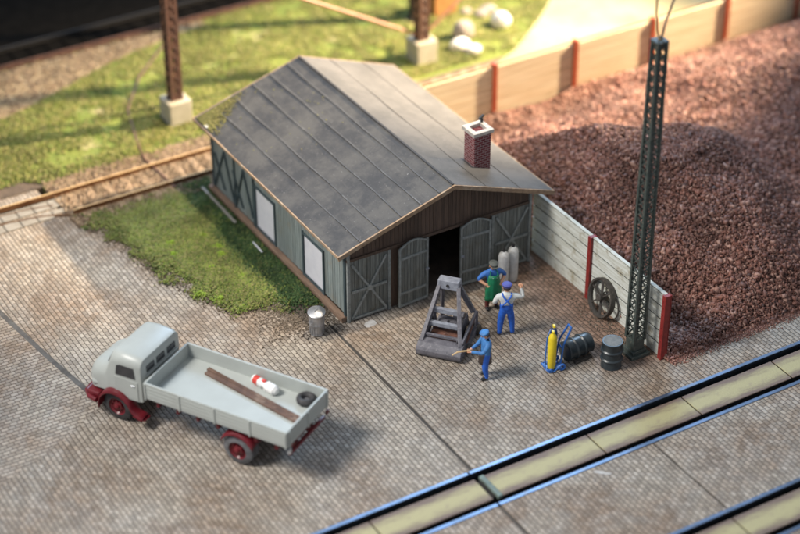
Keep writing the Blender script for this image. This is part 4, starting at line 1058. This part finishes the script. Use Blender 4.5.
for k in range(6):
    q = k*math.pi/3+.3; MB().beam(tr((0, 0, r)), tr((0, math.cos(q)*(r-.08), r+math.sin(q)*(r-.08))), .09, .05).build('spoke', M['iron'], t, bevel=.012)
m = MB(); m.cyl(tr((-.14, 0, r)), tr((.14, 0, r)), .13, 16); m.build('hub', M['iron'], t, bevel=.015)
t = thing('iron_hoop', (7.36, -4.15, 0), 0, 'thin iron hoop leaning on the fence behind the spoked wheel', 'hoop')
e2 = Matrix.Rotation(R(5), 4, 'Y'); c = e2 @ Vector((0, 0, .48)); MB().ring(c, e2 @ Vector((1, 0, 0)), .46, .022, 36, 8).build('ring', M['iron'], t, smooth=True)

# loading frame (machine)
t = thing('loading_frame', (1.57, -3.14, 0), 0, 'grey steel loading frame sloping up from a low front beam', 'machine')
tv = Vector((.645, -.764, 0)); lv = Vector((.764, .645, 0))
def Q(a, b, z): return tv*a + lv*b + Vector((0, 0, z))
def bm_(name, a, b, w_, h_=None, mt='machine', up_=(0, 0, 1), bev=.012):
    return MB().beam(Q(*a), Q(*b), w_, h_, up_).build(name, M[mt], t, bevel=bev)
pf = [(-.20, .16), (-.17, .07), (-.08, .03), (.30, .03), (.34, .10), (.34, .46), (.24, .50), (.02, .46), (-.14, .36), (-.20, .27)]
m = MB(); n = len(pf)
m.add([Q(-.74, b_, z_) for b_, z_ in pf] + [Q(.74, b_, z_) for b_, z_ in pf], [tuple(range(n)), tuple(range(n, 2*n))] + [(i, (i+1) % n, n+(i+1) % n, n+i) for i in range(n)])
m.build('front_bucket', M['machine'], t, bevel=.02)
for a in (-.60, .50): MB().beam(Q(a, .25, .36), Q(a, 1.35, .78), .03, .5).build('side_plate', M['machine'], t, bevel=.01)
for a in (-.50, .30): bm_('strut', (a, 1.0, .2), (a, 1.0, 1.06), .09, .09)
bm_('cross_bar', (-.60, .30, .58), (.60, .30, .58), .09)
TOPZ, TOPB = 1.78, 1.54
bm_('inclined_rail', (-.64, .12, .42), (-.48, TOPB, TOPZ), .13, .17); bm_('inclined_rail', (.62, .12, .42), (.11, TOPB, TOPZ), .13, .17)
m = MB(); m.beam(Q(-.54, TOPB, TOPZ), Q(.17, TOPB, TOPZ), .32, .34); m.build('head_block', M['machine_l'], t, bevel=.03)
m = MB(); m.cyl(Q(-.2, TOPB-.19, TOPZ), Q(-.2, TOPB-.14, TOPZ), .05, 12); m.build('head_fitting', M['black'], t)
bm_('cross_bar', (-.54, 1.0, 1.08), (.30, 1.0, 1.08), .13, .17, 'machine_l'); bm_('cross_bar', (-.60, .66, .78), (.42, .66, .78), .13, .15, 'machine_l')
bm_('arm', (.12, TOPB, TOPZ-.02), (.60, 1.62, .80), .13, .16); bm_('arm', (-.42, TOPB, TOPZ-.05), (-.5, 1.8, .2), .09, .11)
for a in (-.55, .70): bm_('chassis_beam', (a, .1, .18), (a, 1.85, .18), .12, .2)
bm_('chassis_beam', (-.5, 1.8, .19), (.68, 1.8, .19), .10, .12); bm_('chassis_beam', (-.5, 1.2, .19), (.65, 1.2, .19), .12, .10, 'machine_l')
bm_('side_frame', (.68, .15, .55), (.68, 1.68, .80), .08, .10); bm_('side_frame', (.68, .25, .08), (.68, .25, .58), .09); bm_('side_frame', (.68, 1.68, .05), (.68, 1.68, .80), .09); bm_('side_frame', (.68, .35, .12), (.68, 1.6, .74), .06, .06, 'machine_r')
MB().beam(Q(.64, .2, .34), Q(.64, 1.3, .42), .03, .42).build('side_plate', M['machine'], t, bevel=.01)
m = MB(); m.beam(Q(-.35, 1.15, .45), Q(.42, 1.15, .45), .44, .40); m.cyl(Q(.0, 1.5, .62), Q(.35, 1.5, .62), .16, 16); m.cyl(Q(-.35, 1.0, .62), Q(-.05, 1.0, .62), .12, 14); m.build('motor', M['machine'], t, bevel=.02)
m = MB(); m.beam(Q(-.50, .72, .40), Q(.42, .72, .40), .66, .05); m.build('tray', M['machine_r'], t, bevel=.01)
m = MB(); m.tube([Q(-.3, .5, .3), Q(.0, .7, .45), (Q(.3, .6, .35)), Q(.5, .9, .5)], .03, 8); m.build('lever', M['machine_r'], t)
for a in (-.70, .80):
    for b in (.5, 1.6): MB().lathe(Q(a-.06, b, .17), Q(a+.06, b, .17), [(0, .13), (.02, .17), (.10, .17), (.12, .13)], 18).build('wheel', M['iron'], t, smooth=True)

# pale spots on the paving
def spill(name, x, y, rx, ry, rot, label, mt='palespot'):
    m = MB(); n = 18; p = [(rx*(1+random.uniform(-.15, .15))*math.cos(2*math.pi*k/n), ry*(1+random.uniform(-.15, .15))*math.sin(2*math.pi*k/n)) for k in range(n)]
    m.prism(p, 0.002, .008, Matrix.Rotation(rot, 4, 'Z')); o = m.build(name, M[mt], loc=(x, y, 0)); tag(o, label, kind='structure')
spill('paint_spot', .62, -.45, .22, .16, .3, 'pale spot on the cobbles before the left door panel')
spill('paint_spot', 2.6, -10.38, .26, .07, -.75, 'pale scratch on the cobbles below the nearer track')

# ================================================================== FIGURES
def skin_mesh(name, verts, edges, radii, root, sub=1):
    me = bpy.data.meshes.new(name); me.from_pydata(verts, edges, [])
    o = bpy.data.objects.new(name, me); col.objects.link(o)
    md = o.modifiers.new('skin', 'SKIN'); md.use_smooth_shade = True; md.branch_smoothing = .3
    if not me.skin_vertices: me.skin_vertices.new()
    for i, r_ in enumerate(radii):
        sv = me.skin_vertices[0].data[i]; sv.radius = r_ if isinstance(r_, tuple) else (r_, r_); sv.use_root = (i == root)
    ss = o.modifiers.new('sub', 'SUBSURF'); ss.levels = sub; ss.render_levels = sub
    bpy.context.view_layer.update()
    dg = bpy.context.evaluated_depsgraph_get()
    out = bpy.data.meshes.new_from_object(o.evaluated_get(dg))
    bpy.data.objects.remove(o); return out

def figure(loc, rz, label, J, mats, segmat, hands, scale=1.0, look=(0, 0)):
    """J: joints; one continuous skin body with colour areas by nearest bone"""
    root = thing('person', loc, rz, label, 'person'); root.scale = (scale*1.12, scale*1.15, scale)
    names = list(J); idx = {n: i for i, n in enumerate(names)}
    rad = dict(pelvis=(.165, .125), waist=(.15, .115), chest=(.185, .13), neckb=(.10, .09), neck=.062, head=.092, headm=.112, headt=.09,
               shL=.085, elL=.06, wrL=.042, shR=.085, elR=.06, wrR=.042, hipL=.11, knL=.082, anL=.055, toL=.05, hipR=.11, knR=.082, anR=.055, toR=.05, haL=.046, haR=.046, heL=.055, heR=.055)
    E = [('pelvis', 'waist'), ('waist', 'chest'), ('chest', 'neckb'), ('neckb', 'neck'), ('neck', 'head'), ('head', 'headm'), ('headm', 'headt'),
         ('chest', 'shL'), ('shL', 'elL'), ('elL', 'wrL'), ('wrL', 'haL'), ('chest', 'shR'), ('shR', 'elR'), ('elR', 'wrR'), ('wrR', 'haR'),
         ('pelvis', 'hipL'), ('hipL', 'knL'), ('knL', 'anL'), ('anL', 'toL'), ('pelvis', 'hipR'), ('hipR', 'knR'), ('knR', 'anR'), ('anR', 'toR')]
    for k_, v_ in list(rad.items()):
        if k_[:4] not in ('head', 'neck') and k_[:2] not in ('wr', 'ha'): rad[k_] = tuple(q*1.1 for q in v_) if isinstance(v_, tuple) else v_*1.14
    E = [e_ for e_ in E if e_[0] in J and e_[1] in J]
    me = skin_mesh('body', [J[n] for n in names], [(idx[a], idx[b]) for a, b in E], [rad[n] for n in names], idx['pelvis'], 2)
    # hands: fingers as short chains rooted in the palm, joined in the same mesh; plus nose and ears
    import bmesh
    bm = bmesh.new(); bm.from_mesh(me)
    def join(other):
        bm.from_mesh(other)
    for S, curl in hands.items():
        w_ = Vector(J['wr'+S]); h_ = Vector(J['ha'+S]); d = (h_-w_).normalized()
        side = d.cross(Vector((0, 1, 0)) if abs(d.y) < .8 else Vector((0, 0, 1))).normalized(); nrm = side.cross(d)
        for k in range(5):
            if k < 4:
                b_ = h_ + side*(k-1.5)*.026; ln = (.075, .088, .082, .062)[k]
                p1 = b_ + d*ln*.55 + nrm*curl*.02; p2 = b_ + d*ln*(.95-.3*curl) + nrm*curl*.055
            else:
                b_ = w_ + d*.04 - side*.03; p1 = b_ - side*.035 + d*.03; p2 = p1 + d*.04 + nrm*.01
            join(skin_mesh('f', [tuple(b_-d*.02), tuple(p1), tuple(p2)], [(0, 1), (1, 2)], [.017, .014, .011], 0, 1))
    me2 = bpy.data.meshes.new('body'); bm.to_mesh(me2); bm.free()
    order = list(mats); 
    for mn in order: me2.materials.append(M[mats[mn]])
    segs = [(Vector(J[a]), Vector(J[b]), segmat(a, b)) for a, b in E]
    rr = lambda n: (rad[n][0] if isinstance(rad[n], tuple) else rad[n])
    srad = [min(rr(a), rr(b)) for a, b in E]
    for p in me2.polygons:
        c = p.center; best = 9; bi = 0
        for (A, B, mn), sr in zip(segs, srad):
            ab = B-A; t_ = max(0, min(1, (c-A).dot(ab)/max(ab.length_squared, 1e-9))); dd = (c-(A+ab*t_)).length - sr*.9
            if dd < best: best = dd; bi = order.index(mn)
        p.material_index = bi; p.use_smooth = True
    bo = bpy.data.objects.new('body', me2); col.objects.link(bo); bo.parent = root
    # face features on the front of the head
    hm = Vector(J['headm']); f = Matrix.Rotation(look[0], 4, 'Z') @ Matrix.Rotation(look[1], 4, 'X')
    m = MB(); m.ball(hm + f @ Vector((0, .108, -.015)), .02, (.8, 1.1, 1.5), 8, 6)
    for s in (-1, 1): m.ball(hm + f @ Vector((s*.108, .0, -.01)), .026, (.5, .8, 1.2), 8, 6)
    m.build('nose_and_ears', M['skin'], root, smooth=True)
    for s in (-1, 1): MB().ball(hm + f @ Vector((s*.04, .100, .015)), .011, (1, .6, .8), 8, 6).build('eye', M['shoe'], root, smooth=True)
    MB().ball(hm + f @ Vector((0, .100, -.06)), .022, (1.2, .4, .3), 8, 6).build('mouth', M['brownred'], root, smooth=True)
    return root, hm, f

def cap(root, hm, f, mt, peak=True):
    m = MB(); c = hm + f @ Vector((0, .0, .055))
    m.lathe(c, c + f @ Vector((0, 0, 1)), [(-.02, .118), (.02, .128), (.055, .135), (.075, .115), (.085, .04), (.087, .004)], 20, cap=True)
    if peak: m.prism([(-.085, .07), (.085, .07), (.06, .185), (0, .205), (-.06, .185)], -.01, .006, Matrix.Translation(c) @ f)
    o = m.build('cap', M[mt], root, smooth=True)

# 1: green apron, hands on hips, facing the viewer
J1 = dict(pelvis=(0, 0, .95), waist=(0, 0, 1.12), chest=(0, .0, 1.36), neckb=(0, 0, 1.50), neck=(0, .01, 1.56), head=(0, .03, 1.63), headm=(0, .045, 1.70), headt=(0, .045, 1.79),
          shL=(-.22, 0, 1.44), elL=(-.42, -.06, 1.20), wrL=(-.25, .10, 1.06), haL=(-.20, .13, 1.03), shR=(.22, 0, 1.44), elR=(.42, -.06, 1.20), wrR=(.25, .10, 1.06), haR=(.20, .13, 1.03),
          hipL=(-.10, 0, .88), knL=(-.13, .02, .48), anL=(-.14, -.02, .07), toL=(-.17, .16, .05), hipR=(.10, 0, .88), knR=(.13, .02, .48), anR=(.14, -.02, .07), toR=(.17, .16, .05))
def sm1(a, b):
    if b in ('toL', 'toR'): return 'shoe'
    if a in ('neckb', 'neck', 'head', 'headm') : return 'skin'
    if a[:2] in ('el', 'wr'): return 'skin'
    if a in ('knL', 'knR', 'hipL', 'hipR') or b in ('hipL', 'hipR'): return 'legs'
    return 'top'
rt, hm, f = figure((4.45, -1.72, 0), math.atan2(-.95, -.30)-math.pi/2+.1, 'man in blue shirt and green apron, hands on hips, grey cap', J1,
                   dict(skin='skin', top='shirtblue', legs='brownred', shoe='shoe'), sm1, dict(L=.5, R=.5), 1.0, (0, -.25))
cap(rt, hm, f, 'capgrey')
def apron(root, x, z0, z1, mt, wtop=.16, front=.15, name='apron'):
    m = MB(); vs = []; fs = []; n = 12; lv_ = 8
    for k in range(lv_+1):
        u = k/lv_; z = z1+(z0-z1)*u; hw = wtop + (x-wtop)*min(1, u*1.8); ff = front + .03*math.sin(u*3) + .02*u
        for i in range(n+1):
            a = -1+2*i/n; vs.append((hw*a, ff*(1-.55*abs(a)**2.2) + .008*math.sin(i*1.9)*u*2, z))
    for k in range(lv_):
        for i in range(n): fs.append((k*(n+1)+i, k*(n+1)+i+1, (k+1)*(n+1)+i+1, (k+1)*(n+1)+i))
    m.add(vs, fs); o = m.build(name, M[mt], root, smooth=True); s = o.modifiers.new('t', 'SOLIDIFY'); s.thickness = .025; s.offset = 1
apron(rt, .24, .42, 1.38, 'green', .13, .175)
MB().tube([(-.12, .15, 1.36), (-.10, .08, 1.50), (0, -.08, 1.53), (.10, .08, 1.50), (.12, .15, 1.36)], .014, 6).build('apron_strap', M['green'], rt, smooth=True)
MB().box(-.07, .07, .185, .2, 1.25, 1.32).build('breast_pocket', M['shirtwhite'], rt, bevel=.005)

# 2: white shirt and blue overalls seen from behind, right arm raised
J2 = dict(J1); J2.update(shL=(-.22, 0, 1.43), elL=(-.33, .02, 1.16), wrL=(-.28, .20, 1.05), haL=(-.26, .26, 1.05), shR=(.22, .01, 1.43), elR=(.44, .05, 1.34), wrR=(.38, .16, 1.58), haR=(.36, .18, 1.65),
          knL=(-.15, .02, .48), anL=(-.17, -.03, .07), toL=(-.19, .15, .05), knR=(.15, .05, .48), anR=(.18, .02, .07), toR=(.20, .20, .05))
def sm2(a, b):
    if b in ('toL', 'toR'): return 'shoe'
    if a in ('neckb', 'neck', 'head', 'headm'): return 'skin'
    if a[:2] == 'wr': return 'skin'
    if a == 'pelvis' or a in ('knL', 'knR', 'hipL', 'hipR'): return 'legs'
    return 'top'
rt, hm, f = figure((4.02, -3.20, 0), math.atan2(.86, .50)-math.pi/2, 'man in blue overalls with crossed straps over white shirt, one arm raised', J2,
                   dict(skin='skin', top='shirtwhite', legs='overall', shoe='shoe'), sm2, dict(L=.5, R=.4), 1.06, (0, 0))
cap(rt, hm, f, 'capviolet')
m = MB()
m.tube([(-.15, -.135, 1.14), (-.05, -.155, 1.27), (.09, -.12, 1.45), (.13, -.03, 1.53), (.11, .12, 1.42), (.1, .15, 1.25)], .022, 8)
m.tube([(.15, -.135, 1.14), (.05, -.158, 1.27), (-.09, -.12, 1.45), (-.13, -.03, 1.53), (-.11, .12, 1.42), (-.1, .15, 1.25)], .022, 8)
m.build('straps', M['overall'], rt, smooth=True)
m = MB(); m.lathe((0, 0, 1.0), (0, 0, 2), [(0, .165), (.08, .172), (.15, .165)], 24); b = m.build('waist_bib', M['overall'], rt, smooth=True); b.scale = (1.08, .86, 1)
MB().ball(hm + Vector((0, -.045, .0)), .105, (1, .85, .8), 12, 8).build('hair', M['hair'], rt, smooth=True)

# 3: blue jacket, leaning over the machine with a tan stick
J3 = dict(J1); J3.update(chest=(0, -.05, 1.35), neckb=(0, -.05, 1.49), neck=(0, -.04, 1.55), head=(0, -.01, 1.61), headm=(0, .01, 1.67), headt=(0, .01, 1.76), waist=(0, .0, 1.12),
          shL=(-.22, -.03, 1.43), elL=(-.28, .14, 1.18), wrL=(-.14, .44, 1.20), haL=(-.10, .50, 1.21), shR=(.22, -.03, 1.43), elR=(.27, .12, 1.14), wrR=(.14, .36, 1.08), haR=(.10, .42, 1.09),
          knL=(-.12, .04, .48), anL=(-.12, -.03, .07), toL=(-.14, .15, .05), knR=(.13, -.02, .48), anR=(.14, -.10, .07), toR=(.17, .08, .05))
def sm3(a, b):
    if b in ('toL', 'toR'): return 'shoe'
    if a in ('neck', 'head', 'headm'): return 'skin'
    if a[:2] == 'wr': return 'skin'
    if a == 'pelvis' and b != 'waist' or a in ('knL', 'knR', 'hipL', 'hipR'): return 'legs'
    return 'top'
rz3 = math.atan2(.28, -.96)-math.pi/2
rt, hm, f = figure((2.20, -4.76, 0), rz3, 'man in blue jacket and brown apron leaning to the loading frame with a tan stick', J3,
                   dict(skin='skin', top='jacketblue', legs='overall', shoe='shoe'), sm3, dict(L=.8, R=.8), .98, (0, -.35))
cap(rt, hm, f, 'jacketblue', False)
m = MB(); m.lathe((0, 0, .62), (0, 0, 2), [(0, .19), (.15, .185), (.42, .16), (.46, .15)], 24, cap=False); b = m.build('work_apron', M['brown'], rt, smooth=True); s = b.modifiers.new('t', 'SOLIDIFY'); s.thickness = .02
MB().ball(hm + Vector((0, -.03, -.01)), .108, (1, .9, .8), 12, 8).build('hair', M['hair'], rt, smooth=True)
L3 = Matrix.Translation((2.20, -4.76, 0)) @ Matrix.Rotation(rz3, 4, 'Z') @ Matrix.Scale(.98, 4)
a = L3 @ Vector((.10, .38, 1.06)); b = L3 @ Vector((-.12, .56, 1.25)); c = L3 @ Vector((-.10, .95, 1.24)); d = L3 @ Vector((-.06, 1.10, 1.12))
o = MB().tube([a, b, c, d], .026, 8).build('tool_stick', M['handle'], smooth=True); tag(o, 'tan bent stick held by the man in the blue jacket', 'stick')
